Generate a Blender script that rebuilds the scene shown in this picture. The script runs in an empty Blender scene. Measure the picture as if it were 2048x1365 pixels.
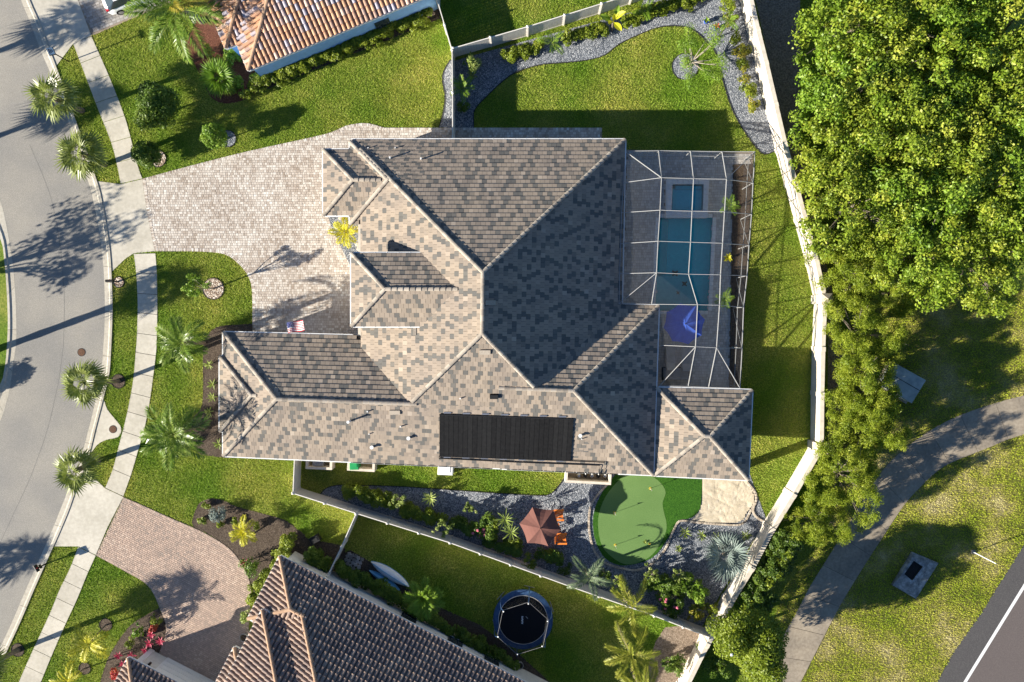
import bpy, math, random
import numpy as np
from mathutils import Vector, Matrix, Euler
from mathutils.geometry import tessellate_polygon
random.seed(7); rng = np.random.default_rng(7)
S = bpy.context.scene; C = S.collection
rad = math.radians
# ------------------------------------------------------------------ camera, sky, sun, exposure
H = 59.0; FPX = 1593.0                      # height above ground (m), focal length in photo pixels
CAM_ROT = (rad(-1.35), rad(0.95), 0)
cam = bpy.data.cameras.new('camera'); camo = bpy.data.objects.new('camera', cam); C.objects.link(camo)
camo.location = (0, 0, H); camo.rotation_euler = CAM_ROT
cam.sensor_width = 36; cam.lens = 36 * FPX / 2048; cam.clip_end = 1500; cam.clip_start = 1
S.camera = camo
SUN_EL = 20.5; SH = Vector((0.94, 0.342)).normalized()      # shadows fall along SH on the ground
w = bpy.data.worlds.new('World'); S.world = w; w.use_nodes = True
nt = w.node_tree; bg = nt.nodes['Background']; sky = nt.nodes.new('ShaderNodeTexSky')
sky.sky_type = 'NISHITA'; sky.sun_disc = False; sky.sun_elevation = rad(SUN_EL)
sky.sun_rotation = math.atan2(-SH.x, -SH.y); sky.air_density = 0.9; sky.dust_density = 0.2; sky.ozone_density = 4.5
nt.links.new(sky.outputs[0], bg.inputs[0]); bg.inputs[1].default_value = 0.055
sl = bpy.data.lights.new('sun', 'SUN'); sl.energy = 5.0; sl.angle = rad(0.5); sl.color = (1.0, 0.93, 0.80)
slo = bpy.data.objects.new('sun', sl); C.objects.link(slo)
ce = math.cos(rad(SUN_EL)); slo.rotation_euler = Vector((SH.x * ce, SH.y * ce, -math.sin(rad(SUN_EL)))).to_track_quat('-Z', 'Y').to_euler()
slo.location = (-60, -25, 40)
S.view_settings.view_transform = 'Standard'; S.view_settings.look = 'None'; S.view_settings.gamma = 1
S.view_settings.exposure = 1.45
try: S.cycles.transparent_max_bounces = 24; S.cycles.max_bounces = 8
except Exception: pass
# ------------------------------------------------------------------ geometry helpers
_R = Euler(CAM_ROT).to_matrix()
def P(px, py, z=0.0):
    """ground-plan position (metres) of a photo pixel for something at height z"""
    d = _R @ Vector(((px - 1024) / FPX, -(py - 682.5) / FPX, -1)); s = (z - H) / d.z
    return Vector((d.x * s, d.y * s))
def P3(px, py, z=0.0): v = P(px, py, z); return Vector((v.x, v.y, z))
def PL(pts, z=0.0): return [P(a, b, z) for a, b in pts]
def inpoly(X, Y, poly):
    r = np.zeros(X.shape, bool); n = len(poly)
    for i in range(n):
        x1, y1 = poly[i][0], poly[i][1]; x2, y2 = poly[i - 1][0], poly[i - 1][1]
        if y1 == y2: continue
        c = ((y1 > Y) != (y2 > Y)) & (X < (x2 - x1) * (Y - y1) / (y2 - y1) + x1); r ^= c
    return r
def inp1(p, poly): return bool(inpoly(np.array([p[0]]), np.array([p[1]]), poly)[0])
def area(p): return 0.5 * sum(p[i - 1][0] * p[i][1] - p[i][0] * p[i - 1][1] for i in range(len(p)))
def clip(poly, a, b, c):
    """keep a*x+b*y+c >= 0"""
    out = []
    for i in range(len(poly)):
        p, q = poly[i - 1], poly[i]; dp = a * p[0] + b * p[1] + c; dq = a * q[0] + b * q[1] + c
        if (dp >= 0) != (dq >= 0): t = dp / (dp - dq); out.append((p[0] + t * (q[0] - p[0]), p[1] + t * (q[1] - p[1])))
        if dq >= 0: out.append((q[0], q[1]))
    return out
def smooth(pts, n=4, closed=False):
    """Catmull-Rom through pixel points"""
    out = []; m = len(pts); rg = range(m) if closed else range(m - 1)
    for i in rg:
        if closed: p0, p1, p2, p3 = pts[i - 1], pts[i], pts[(i + 1) % m], pts[(i + 2) % m]
        else: p0, p1, p2, p3 = pts[max(i - 1, 0)], pts[i], pts[i + 1], pts[min(i + 2, m - 1)]
        for k in range(n):
            t = k / n
            out.append(tuple(0.5 * (2 * p1[j] + (p2[j] - p0[j]) * t + (2 * p0[j] - 5 * p1[j] + 4 * p2[j] - p3[j]) * t * t + (3 * p1[j] - p0[j] - 3 * p2[j] + p3[j]) * t ** 3) for j in range(2)))
    if not closed: out.append(tuple(pts[-1]))
    return out
# ------------------------------------------------------------------ mesh / object helpers
def mesh(name, V, F, mat, tone=None, smoothsh=False):
    m = bpy.data.meshes.new(name)
    if isinstance(F, np.ndarray):
        V = np.asarray(V, np.float32); k = F.shape[1]; n = len(F)
        m.vertices.add(len(V)); m.vertices.foreach_set('co', V.ravel())
        m.loops.add(n * k); m.loops.foreach_set('vertex_index', F.astype(np.int32).ravel())
        m.polygons.add(n); m.polygons.foreach_set('loop_start', np.arange(0, n * k, k, dtype=np.int32))
        m.update(calc_edges=True)
    else:
        m.from_pydata([tuple(v) for v in V], [], F); m.update()
    if tone is not None:
        a = m.attributes.new('tone', 'FLOAT', 'FACE'); a.data.foreach_set('value', np.asarray(tone, np.float32))
    if smoothsh: m.polygons.foreach_set('use_smooth', np.ones(len(m.polygons), bool))
    if mat: m.materials.append(mat)
    return m
WL = {}
def obj(name, me, parent=None, loc=(0, 0, 0), rot=(0, 0, 0), sc=1.0, mat4=None):
    o = bpy.data.objects.new(name, me); C.objects.link(o)
    if mat4 is not None: o.matrix_local = mat4
    else:
        o.location = loc; o.rotation_euler = rot; o.scale = (sc, sc, sc) if isinstance(sc, (int, float)) else sc
    if parent: o.parent = parent
    WL[o.name] = Vector(loc) + (WL.get(parent.name, Vector((0, 0, 0))) if parent else Vector((0, 0, 0)))
    return o
def tag(o, label=None, cat=None, group=None, kind=None):
    if label: o['label'] = label
    if cat: o['category'] = cat
    if group: o['group'] = group
    if kind: o['kind'] = kind
    return o
def thing(name, label, cat, loc=(0, 0, 0), group=None, rz=0.0, sc=1.0):
    o = bpy.data.objects.new(name, None); C.objects.link(o); o.empty_display_size = 0.3
    o.location = loc; o.rotation_euler = (0, 0, rz); o.scale = (sc, sc, sc); WL[o.name] = Vector(loc)
    return tag(o, label, cat, group)
def wobj(name, V, F, mat, parent=None, tone=None, kind=None, sm=False):
    """mesh given in world coordinates; origin at the parent's, or at the mesh's own base"""
    A = np.asarray([tuple(v) for v in V], np.float64)
    if parent: o0 = WL[parent.name]; A = A - np.array(o0); ob = obj(name, mesh(name, A, F, mat, tone, sm), parent); WL[ob.name] = o0.copy()
    else:
        b = np.array([A[:, 0].mean(), A[:, 1].mean(), A[:, 2].min()]); ob = obj(name, mesh(name, A - b, F, mat, tone, sm), None, tuple(b)); WL[ob.name] = Vector(b)
    if kind: ob['kind'] = kind
    return ob
class MB:
    def __init__(s): s.V = []; s.F = []; s.T = []
    def add(s, V, F, t=0.5):
        k = len(s.V); s.V += [tuple(v) for v in V]; s.F += [[i + k for i in f] for f in F]; s.T += [t] * len(F); return s
    def prism(s, poly, z0, z1, t=0.5, holes=()):
        loops = [[(p[0], p[1]) for p in poly]] + [[(p[0], p[1]) for p in h] for h in holes]
        flat = [p for l in loops for p in l]; n = len(flat)
        tri = tessellate_polygon([[Vector((p[0], p[1], 0)) for p in l] for l in loops])
        V = [(p[0], p[1], z1) for p in flat] + [(p[0], p[1], z0) for p in flat]; F = []
        for a, b, c in tri:
            A = (flat[b][0] - flat[a][0]) * (flat[c][1] - flat[a][1]) - (flat[b][1] - flat[a][1]) * (flat[c][0] - flat[a][0])
            F.append([a, b, c] if A > 0 else [a, c, b])
        k = 0
        for l in loops:
            m = len(l)
            for i in range(m): F.append([k + i, k + i + n, k + (i + 1) % m + n, k + (i + 1) % m][::1])
            k += m
        return s.add(V, F, t)
    def sheet(s, poly, z, t=0.5, holes=()):
        loops = [[(p[0], p[1]) for p in poly]] + [[(p[0], p[1]) for p in h] for h in holes]
        flat = [p for l in loops for p in l]
        tri = tessellate_polygon([[Vector((p[0], p[1], 0)) for p in l] for l in loops]); F = []
        for a, b, c in tri:
            A = (flat[b][0] - flat[a][0]) * (flat[c][1] - flat[a][1]) - (flat[b][1] - flat[a][1]) * (flat[c][0] - flat[a][0])
            F.append([a, b, c] if A > 0 else [a, c, b])
        return s.add([(p[0], p[1], z) for p in flat], F, t)
    def box(s, c, d, M=None, t=0.5, top=1.0):
        x, y, z = d[0] / 2, d[1] / 2, d[2] / 2
        V = [Vector((a * x * (top if e > 0 else 1), b * y * (top if e > 0 else 1), e * z)) for e in (-1, 1) for a, b in ((-1, -1), (1, -1), (1, 1), (-1, 1))]
        if M is not None: V = [M @ v for v in V]
        V = [v + Vector(c) for v in V]
        return s.add(V, [[3, 2, 1, 0], [4, 5, 6, 7], [0, 1, 5, 4], [1, 2, 6, 5], [2, 3, 7, 6], [3, 0, 4, 7]], t)
    def bar(s, a, b, wd, ht, t=0.5):
        a = Vector(a); b = Vector(b); d = b - a; L = d.length
        if L < 1e-4: return s
        return s.box((a + b) / 2, (L, wd, ht), d.to_track_quat('X', 'Z').to_matrix(), t)
    def tube(s, pts, rr, n=8, t=0.5, cap=True):
        pts = [Vector(p) for p in pts]; k0 = len(s.V); V = []; F = []
        if not hasattr(rr, '__len__'): rr = [rr] * len(pts)
        for i, p in enumerate(pts):
            d = (pts[min(i + 1, len(pts) - 1)] - pts[max(i - 1, 0)]).normalized()
            u = d.orthogonal().normalized() if abs(d.z) < .9 else Vector((1, 0, 0)); u = (u - d * u.dot(d)).normalized(); v = d.cross(u)
            for k in range(n): a = 2 * math.pi * k / n; V.append(p + (u * math.cos(a) + v * math.sin(a)) * rr[i])
        for i in range(len(pts) - 1):
            for k in range(n): F.append([i * n + k, i * n + (k + 1) % n, (i + 1) * n + (k + 1) % n, (i + 1) * n + k])
        if cap: F.append(list(range(n))[::-1]); F.append([(len(pts) - 1) * n + k for k in range(n)])
        return s.add(V, F, t)
    def disc(s, c, r, z0, z1, n=20, t=0.5):
        return s.prism([(c[0] + r * math.cos(2 * math.pi * i / n), c[1] + r * math.sin(2 * math.pi * i / n)) for i in range(n)], z0, z1, t)
    def w(s, name, mat, parent=None, kind=None, sm=False): return wobj(name, s.V, s.F, mat, parent, s.T, kind, sm)
    def m(s, name, mat, sm=False): return mesh(name, s.V, s.F, mat, s.T, sm)
# ------------------------------------------------------------------ materials
def mat(name, ramp, scale=6.0, detail=6.0, rough=0.9, bump=0.0, bscale=None, tone=0.0, big=None, spec=0.2, trans=0.0, metal=0.0, voronoi=False, alpha=1.0, bdist=0.05, const=False, stretch=None):
    """ramp over noise (and the piece's own 'tone'); big = (scale, low colour factor, high colour factor) for broad patches"""
    m = bpy.data.materials.new(name); m.use_nodes = True; t = m.node_tree; N = t.nodes; L = t.links
    b = N['Principled BSDF']; b.inputs['Roughness'].default_value = rough; b.inputs['Specular IOR Level'].default_value = spec; b.inputs['Metallic'].default_value = metal
    geo = N.new('ShaderNodeNewGeometry'); pos = geo.outputs['Position']
    if stretch:
        mp = N.new('ShaderNodeMapping'); mp.inputs['Scale'].default_value = stretch; L.new(pos, mp.inputs[0]); pos = mp.outputs[0]
    if voronoi:
        tx = N.new('ShaderNodeTexVoronoi'); tx.inputs['Scale'].default_value = scale; L.new(pos, tx.inputs['Vector'])
        sp = N.new('ShaderNodeSeparateColor'); L.new(tx.outputs['Color'], sp.inputs[0]); fac = sp.outputs[0]
    else:
        tx = N.new('ShaderNodeTexNoise'); tx.inputs['Scale'].default_value = scale; tx.inputs['Detail'].default_value = detail; tx.inputs['Roughness'].default_value = .65; L.new(pos, tx.inputs['Vector'])
        mr = N.new('ShaderNodeMapRange'); mr.inputs[1].default_value = .3; mr.inputs[2].default_value = .7; L.new(tx.outputs[0], mr.inputs[0]); fac = mr.outputs[0]
    if tone > 0:
        at = N.new('ShaderNodeAttribute'); at.attribute_name = 'tone'
        mx = N.new('ShaderNodeMix'); mx.inputs[0].default_value = tone; L.new(fac, mx.inputs[2]); L.new(at.outputs['Fac'], mx.inputs[3]); fac = mx.outputs[0]
    cr = N.new('ShaderNodeValToRGB'); e = cr.color_ramp.elements
    if const: cr.color_ramp.interpolation = 'CONSTANT'
    while len(e) < len(ramp): e.new(0.5)
    for i, (p, c) in enumerate(ramp): e[i].position = p; e[i].color = (*c, 1)
    L.new(fac, cr.inputs[0]); col = cr.outputs[0]
    if big:
        n2 = N.new('ShaderNodeTexNoise'); n2.inputs['Scale'].default_value = big[0]; n2.inputs['Detail'].default_value = 4; L.new(geo.outputs['Position'], n2.inputs['Vector'])
        r2 = N.new('ShaderNodeValToRGB'); r2.color_ramp.elements[0].position = .36; r2.color_ramp.elements[1].position = .64
        r2.color_ramp.elements[0].color = (*big[1], 1); r2.color_ramp.elements[1].color = (*big[2], 1); L.new(n2.outputs[0], r2.inputs[0])
        mm = N.new('ShaderNodeMix'); mm.data_type = 'RGBA'; mm.blend_type = 'MULTIPLY'; mm.inputs[0].default_value = 1; L.new(col, mm.inputs[6]); L.new(r2.outputs[0], mm.inputs[7]); col = mm.outputs[2]
    L.new(col, b.inputs['Base Color'])
    if bump > 0:
        bn = N.new('ShaderNodeBump'); bn.inputs['Strength'].default_value = bump; bn.inputs['Distance'].default_value = bdist
        if voronoi and not bscale: L.new(tx.outputs['Distance'], bn.inputs['Height']); bn.invert = True
        else:
            b2 = N.new('ShaderNodeTexNoise'); b2.inputs['Scale'].default_value = bscale or scale * 2; b2.inputs['Detail'].default_value = 5; L.new(geo.outputs['Position'], b2.inputs['Vector']); L.new(b2.outputs[0], bn.inputs['Height'])
        L.new(bn.outputs[0], b.inputs['Normal'])
    out = N['Material Output']
    if trans > 0:
        tr = N.new('ShaderNodeBsdfTranslucent'); L.new(col, tr.inputs[0]); ms = N.new('ShaderNodeMixShader'); ms.inputs[0].default_value = trans
        L.new(b.outputs[0], ms.inputs[1]); L.new(tr.outputs[0], ms.inputs[2]); L.new(ms.outputs[0], out.inputs[0])
    if alpha < 1:
        tp = N.new('ShaderNodeBsdfTransparent'); ms = N.new('ShaderNodeMixShader'); ms.inputs[0].default_value = alpha
        L.new(tp.outputs[0], ms.inputs[1]); L.new(b.outputs[0], ms.inputs[2]); L.new(ms.outputs[0], out.inputs[0])
    return m
def flat(name, c, rough=.6, spec=.3, metal=0, v=.12, **k):
    return mat(name, [(0, tuple(x * (1 - v) for x in c)), (1, tuple(min(x * (1 + v), .95) for x in c))], scale=k.pop('scale', 3), rough=rough, spec=spec, metal=metal, **k)
M = {}
M['asphalt'] = mat('asphalt', [(0, (.20, .19, .172)), (.5, (.28, .265, .242)), (1, (.41, .385, .35))], scale=22, detail=8, bump=.5, bscale=40, bdist=.02, big=(.22, (.84, .85, .87), (1.08, 1.06, 1.02)))
M['road'] = mat('road_asphalt', [(0, (.095, .08, .078)), (.5, (.125, .105, .10)), (1, (.17, .145, .135))], scale=25, detail=8, bump=.4, bscale=40, bdist=.02)
M['shoulder'] = mat('shoulder_asphalt', [(0, (.055, .053, .055)), (.5, (.085, .08, .08)), (1, (.13, .125, .12))], scale=20, detail=8, bump=.5, bscale=40, bdist=.02)
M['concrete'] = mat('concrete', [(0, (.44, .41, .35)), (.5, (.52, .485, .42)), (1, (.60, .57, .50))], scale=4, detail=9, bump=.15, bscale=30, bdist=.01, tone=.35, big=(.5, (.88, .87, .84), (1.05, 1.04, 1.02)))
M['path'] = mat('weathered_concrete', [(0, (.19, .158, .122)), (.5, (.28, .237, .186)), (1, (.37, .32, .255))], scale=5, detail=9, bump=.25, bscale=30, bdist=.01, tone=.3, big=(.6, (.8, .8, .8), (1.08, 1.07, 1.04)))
M['kerb'] = mat('kerb_concrete', [(0, (.36, .325, .265)), (.5, (.47, .43, .36)), (1, (.56, .53, .46))], scale=5, detail=8, bump=.2, bscale=25, bdist=.01, tone=.3)
M['joint'] = flat('joint_dark', (.10, .09, .075), rough=1, scale=20)
M['grass'] = mat('grass_ground', [(0, (.06, .115, .010)), (.45, (.135, .205, .018)), (1, (.27, .30, .05))], scale=9, detail=10, bump=1, bscale=26, bdist=.06, big=(.2, (.74, .88, .7), (1.5, 1.16, 1.9)))
M['blade'] = mat('grass_blades', [(0, (.10, .19, .014)), (.5, (.255, .37, .03)), (1, (.56, .58, .13))], scale=.35, detail=6, rough=.7, tone=.6, trans=.35, big=(.2, (.74, .88, .7), (1.5, 1.16, 1.9)))
M['dryground'] = mat('dry_grass_ground', [(0, (.085, .10, .016)), (.5, (.17, .16, .04)), (1, (.36, .30, .16))], scale=.28, detail=10, bump=1, bscale=24, bdist=.06)
M['dryblade'] = mat('dry_grass_blades', [(0, (.17, .27, .016)), (.42, (.38, .45, .035)), (.66, (.52, .49, .10)), (1, (.74, .66, .42))], scale=.28, detail=10, rough=.8, tone=.22, trans=.3)
M['gravel'] = mat('grey_gravel', [(0, (.07, .08, .10)), (.4, (.155, .172, .20)), (.8, (.27, .285, .31)), (1, (.46, .47, .49))], scale=17, voronoi=True, bump=1, bdist=.06)
M['rgravel'] = mat('river_gravel', [(0, (.12, .08, .06)), (.4, (.33, .24, .17)), (.8, (.5, .42, .35)), (1, (.62, .58, .52))], scale=13, voronoi=True, bump=1, bdist=.06)
M['mulch'] = mat('bark_mulch', [(0, (.03, .021, .015)), (.5, (.085, .062, .046)), (1, (.19, .15, .115))], scale=14, detail=9, bump=1, bscale=22, bdist=.08)
M['rmulch'] = mat('red_mulch', [(0, (.05, .018, .012)), (.5, (.14, .05, .03)), (1, (.27, .12, .07))], scale=14, detail=9, bump=1, bscale=22, bdist=.08)
M['leaflitter'] = mat('leaf_litter', [(0, (.09, .07, .052)), (.5, (.22, .17, .13)), (1, (.38, .31, .25))], scale=9, detail=9, bump=1, bscale=22, bdist=.06)
M['paver'] = mat('paver_tan', [(0, (.29, .23, .18)), (.25, (.42, .355, .30)), (.55, (.535, .475, .415)), (.8, (.63, .58, .52)), (1, (.77, .75, .70))], scale=14, detail=6, tone=.86, rough=.85, bump=.2, bdist=.01)
M['paver2'] = mat('paver_pink', [(0, (.29, .25, .22)), (.3, (.40, .305, .25)), (.7, (.50, .37, .295)), (1, (.60, .48, .39))], scale=14, detail=6, tone=.8, rough=.85, bump=.2, bdist=.01)
M['deckpaver'] = mat('deck_paver', [(0, (.36, .33, .30)), (.5, (.50, .465, .43)), (1, (.64, .60, .56))], scale=14, detail=6, tone=.8, rough=.85, bump=.2, bdist=.01)
M['paver3'] = mat('paver_grey', [(0, (.22, .20, .185)), (.5, (.33, .305, .28)), (1, (.45, .425, .40))], scale=14, detail=6, tone=.8, rough=.85, bump=.2, bdist=.01)
M['paversand'] = flat('paver_joint_sand', (.30, .24, .18), rough=1, scale=20)
M['tile'] = mat('roof_tile_flat', [(0, (.10, .098, .094)), (.26, (.145, .138, .127)), (.38, (.225, .19, .158)), (.62, (.30, .246, .198)), (.82, (.355, .292, .234)), (1, (.45, .38, .31))], scale=18, detail=4, tone=.93, rough=.85, bump=.25, bscale=60, bdist=.01, big=(.5, (.93, .93, .94), (1.04, 1.03, 1.0)))
M['cap'] = mat('ridge_cap', [(0, (.19, .165, .14)), (.5, (.33, .285, .235)), (1, (.45, .395, .33))], scale=10, tone=.6, rough=.85, bump=.2, bdist=.01)
M['deck'] = flat('roof_underlay', (.035, .032, .03), rough=1)
M['barrel'] = mat('roof_tile_barrel_brown', [(0, (.15, .12, .11)), (.4, (.235, .175, .15)), (.75, (.33, .24, .19)), (1, (.45, .35, .28))], scale=9, detail=5, tone=.7, rough=.8, bump=.2, bdist=.01, big=(.4, (.85, .85, .88), (1.08, 1.05, 1.0)))
M['barrel2'] = mat('roof_tile_barrel_terracotta', [(0, (.33, .31, .36)), (.22, (.42, .38, .42)), (.34, (.36, .24, .19)), (.55, (.45, .25, .15)), (.8, (.55, .32, .19)), (1, (.66, .50, .40))], scale=9, detail=5, tone=.92, rough=.8, bump=.2, bdist=.01)
M['bcap'] = mat('barrel_cap', [(0, (.30, .185, .12)), (1, (.45, .30, .20))], scale=7, tone=.5, rough=.85)
M['white'] = flat('white_paint', (.74, .74, .73), rough=.5, v=.05)
M['vinyl'] = flat('white_vinyl', (.70, .66, .60), rough=.5, v=.06)
M['vinyltan'] = flat('tan_vinyl', (.44, .38, .31), rough=.55, v=.08)
M['stucco'] = flat('house_stucco', (.60, .54, .45), rough=.95, bump=.2, bscale=40, bdist=.01)
M['stucco2'] = flat('neighbour_stucco', (.62, .61, .57), rough=.95, bump=.2, bscale=40, bdist=.01)
M['stucco3'] = flat('shade_blue_stucco', (.24, .44, .72), rough=.95, bump=.2, bscale=40, bdist=.01)  # white wall; the blue of its shade is put into the base colour
M['wall'] = mat('wall_stucco', [(0, (.56, .49, .40)), (.6, (.66, .59, .50)), (1, (.72, .66, .57))], scale=1.2, detail=9, rough=.95, bump=.2, bscale=30, bdist=.01)
M['walltop'] = mat('wall_coping', [(0, (.52, .46, .38)), (1, (.70, .63, .54))], scale=2.5, detail=9, rough=.95)
M['glass'] = flat('window_glass', (.03, .04, .05), rough=.08, spec=.8)
M['black'] = flat('black_plastic', (.012, .012, .013), rough=.55, v=.3)
M['solar'] = mat('pool_heater_mat', [(0, (.010, .010, .011)), (1, (.022, .022, .023))], scale=5, detail=6, rough=.95, spec=.02, tone=.4)
M['metal'] = flat('grey_metal', (.5, .5, .52), rough=.35, metal=.8)
M['cage'] = flat('cage_frame', (.34, .34, .335), rough=.45, v=.04)
M['screen'] = flat('insect_screen', (.085, .085, .09), rough=.95, spec=.0, alpha=.13)
M['rust'] = mat('manhole_iron', [(0, (.07, .035, .022)), (1, (.19, .10, .06))], scale=20, rough=.8, bump=.4, bdist=.01)
M['trunk'] = mat('palm_trunk', [(0, (.07, .055, .04)), (.5, (.17, .135, .105)), (1, (.30, .25, .20))], scale=5, detail=8, rough=.95, bump=1, bscale=9, bdist=.06, stretch=(1, 1, 4))
M['bark'] = mat('tree_bark', [(0, (.08, .065, .05)), (1, (.26, .22, .18))], scale=6, detail=8, rough=.95, bump=.8, bdist=.04)
M['twig'] = flat('pale_branch', (.36, .31, .25), rough=.95)
def leaf(name, d, m_, l, tr=.3, rough=.5, t=.75): M[name] = mat(name, [(0, d), (.5, m_), (1, l)], scale=.8, detail=5, rough=rough, tone=t, trans=tr, spec=.35)
for _i, _k in enumerate(((1, 1, 1), (1.12, 1.0, 1), (.88, .98, 1), (1.2, 1.06, 1.2))): leaf('leaf_wood%d' % _i, *[tuple(a * b for a, b in zip(c, _k)) for c in ((.075, .14, .010), (.19, .29, .02), (.40, .46, .055))], tr=.35)
M['leaf_wood'] = M['leaf_wood0']
leaf('leaf_pine', (.12, .19, .014), (.27, .34, .025), (.46, .49, .06), tr=.45)
leaf('leaf_shrub', (.045, .095, .010), (.105, .18, .016), (.20, .27, .03))
leaf('leaf_bright', (.09, .18, .012), (.17, .29, .02), (.30, .40, .05))
leaf('leaf_dark', (.035, .075, .008), (.075, .13, .012), (.14, .195, .02))
leaf('leaf_hedge', (.08, .13, .008), (.18, .235, .014), (.30, .34, .03))
leaf('leaf_fan', (.09, .13, .022), (.20, .245, .045), (.46, .48, .22), rough=.35)
leaf('leaf_feather', (.055, .115, .010), (.125, .215, .018), (.34, .40, .11), rough=.33)
leaf('leaf_gold', (.20, .22, .01), (.48, .46, .02), (.78, .70, .06))
leaf('leaf_yellowfrond', (.12, .12, .012), (.32, .28, .03), (.50, .40, .08))
leaf('leaf_fox', (.10, .14, .012), (.26, .29, .03), (.46, .43, .08))
leaf('leaf_silver', (.08, .115, .10), (.18, .225, .20), (.37, .42, .38), tr=.12, rough=.55)
leaf('leaf_star', (.09, .15, .02), (.24, .31, .06), (.50, .54, .2))
leaf('leaf_pink', (.22, .01, .04), (.50, .03, .10), (.70, .16, .22), tr=.2)
leaf('leaf_red', (.20, .015, .012), (.48, .05, .03), (.60, .25, .05), tr=.2)
leaf('leaf_croton', (.08, .12, .01), (.24, .25, .02), (.50, .36, .05))
M['flower'] = flat('pink_blossom', (.75, .18, .26), rough=.8)
M['sand'] = mat('bunker_sand', [(0, (.47, .40, .29)), (.5, (.56, .48, .36)), (1, (.63, .56, .44))], scale=3, detail=9, rough=1, bump=.35, bscale=2.2, bdist=.1)
M['green'] = mat('putting_turf', [(0, (.10, .185, .055)), (.5, (.13, .225, .07)), (1, (.155, .25, .085))], scale=16, detail=6, rough=.95, bump=.2, bscale=60, bdist=.01, big=(.5, (.93, .95, .92), (1.05, 1.04, 1.05)))
M['fringe'] = mat('fringe_turf', [(0, (.016, .065, .006)), (.5, (.035, .115, .010)), (1, (.06, .16, .016))], scale=10, detail=8, rough=.95, bump=1, bscale=28, bdist=.05)
M['stone'] = mat('edging_stone', [(0, (.30, .24, .18)), (.5, (.44, .37, .29)), (1, (.58, .51, .42))], scale=8, tone=.7, rough=.95, bump=.3, bdist=.02)
M['pebble'] = mat('dark_edging', [(0, (.012, .012, .012)), (1, (.05, .048, .045))], scale=12, rough=.95)
M['terracotta'] = flat('umbrella_canvas', (.17, .075, .06), rough=.95, v=.06)
M['blue'] = flat('blue_canvas', (.035, .10, .48), rough=.9, v=.08)
M['bluepad'] = mat('blue_vinyl', [(0, (.02, .045, .11)), (1, (.05, .11, .22))], scale=3, rough=.45)
M['orange'] = flat('orange_wood', (.72, .20, .03), rough=.7, v=.15)
M['net'] = flat('safety_net', (.02, .02, .02), rough=.95, alpha=.35)
M['mat'] = flat('trampoline_mat', (.008, .008, .010), rough=.95)
M['carpaint'] = flat('white_car_paint', (.72, .73, .75), rough=.25, spec=.5, v=.02)
M['rubber'] = flat('tyre_rubber', (.02, .02, .02), rough=.9)
M['cyanplastic'] = mat('kayak_plastic', [(0, (.12, .32, .50)), (1, (.22, .45, .62))], scale=2, rough=.4)
M['kayakwhite'] = flat('kayak_white', (.62, .66, .70), rough=.4)
M['greenbin'] = flat('green_plastic', (.015, .28, .09), rough=.5)
M['transformer'] = mat('transformer_paint', [(0, (.26, .30, .29)), (.6, (.36, .40, .38)), (1, (.46, .48, .45))], scale=2, rough=.6)
M['inlet'] = mat('stained_concrete', [(0, (.08, .085, .085)), (.5, (.22, .225, .22)), (1, (.46, .46, .44))], scale=2.5, detail=9, rough=.95, bump=.2, bdist=.01)
M['poolfloor'] = mat('pool_plaster', [(0, (.03, .70, .68)), (1, (.06, .80, .78))], scale=4, rough=.8)
M['shelf'] = mat('pool_shelf_plaster', [(0, (.40, .62, .58)), (1, (.50, .72, .66))], scale=4, rough=.8)
M['spafloor'] = mat('spa_plaster', [(0, (.08, .76, .76)), (1, (.14, .84, .84))], scale=4, rough=.8)
M['coping'] = mat('pool_coping', [(0, (.58, .56, .53)), (1, (.75, .73, .70))], scale=6, tone=.5, rough=.8)
M['mosaic'] = flat('mosaic_brown', (.13, .085, .05), rough=.7)
M['cushion'] = flat('grey_cushion', (.30, .29, .28), rough=.95)
M['soil'] = mat('planter_soil', [(0, (.05, .034, .022)), (1, (.13, .092, .062))], scale=6, detail=8, rough=1, bump=.8, bdist=.05)
M['flagred'] = flat('flag_red', (.50, .02, .035), rough=.9); M['flagwhite'] = flat('flag_white', (.75, .74, .72), rough=.9); M['flagblue'] = flat('flag_blue', (.02, .03, .14), rough=.9)
M['yellow'] = flat('yellow_cup', (.75, .55, .03), rough=.6); M['purple'] = flat('blue_glaze', (.02, .08, .45), rough=.3)
def water(name, tint, rough=.03):
    m = bpy.data.materials.new(name); m.use_nodes = True; t = m.node_tree; N = t.nodes; L = t.links; N.remove(N['Principled BSDF'])
    tp = N.new('ShaderNodeBsdfTransparent'); tp.inputs[0].default_value = (*tint, 1); gl = N.new('ShaderNodeBsdfGlossy'); gl.inputs['Roughness'].default_value = rough
    fr = N.new('ShaderNodeFresnel'); fr.inputs[0].default_value = 1.33; nz = N.new('ShaderNodeTexNoise'); nz.inputs['Scale'].default_value = 2.2; bp = N.new('ShaderNodeBump'); bp.inputs['Strength'].default_value = .25
    g = N.new('ShaderNodeNewGeometry'); L.new(g.outputs['Position'], nz.inputs['Vector']); L.new(nz.outputs[0], bp.inputs['Height']); L.new(bp.outputs[0], gl.inputs['Normal']); L.new(bp.outputs[0], fr.inputs['Normal'])
    ms = N.new('ShaderNodeMixShader'); L.new(fr.outputs[0], ms.inputs[0]); L.new(tp.outputs[0], ms.inputs[1]); L.new(gl.outputs[0], ms.inputs[2]); L.new(ms.outputs[0], N['Material Output'].inputs[0]); return m
M['water'] = water('pool_water', (.42, .98, .98)); M['spawater'] = water('spa_water', (.35, .95, 1.0))
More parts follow.
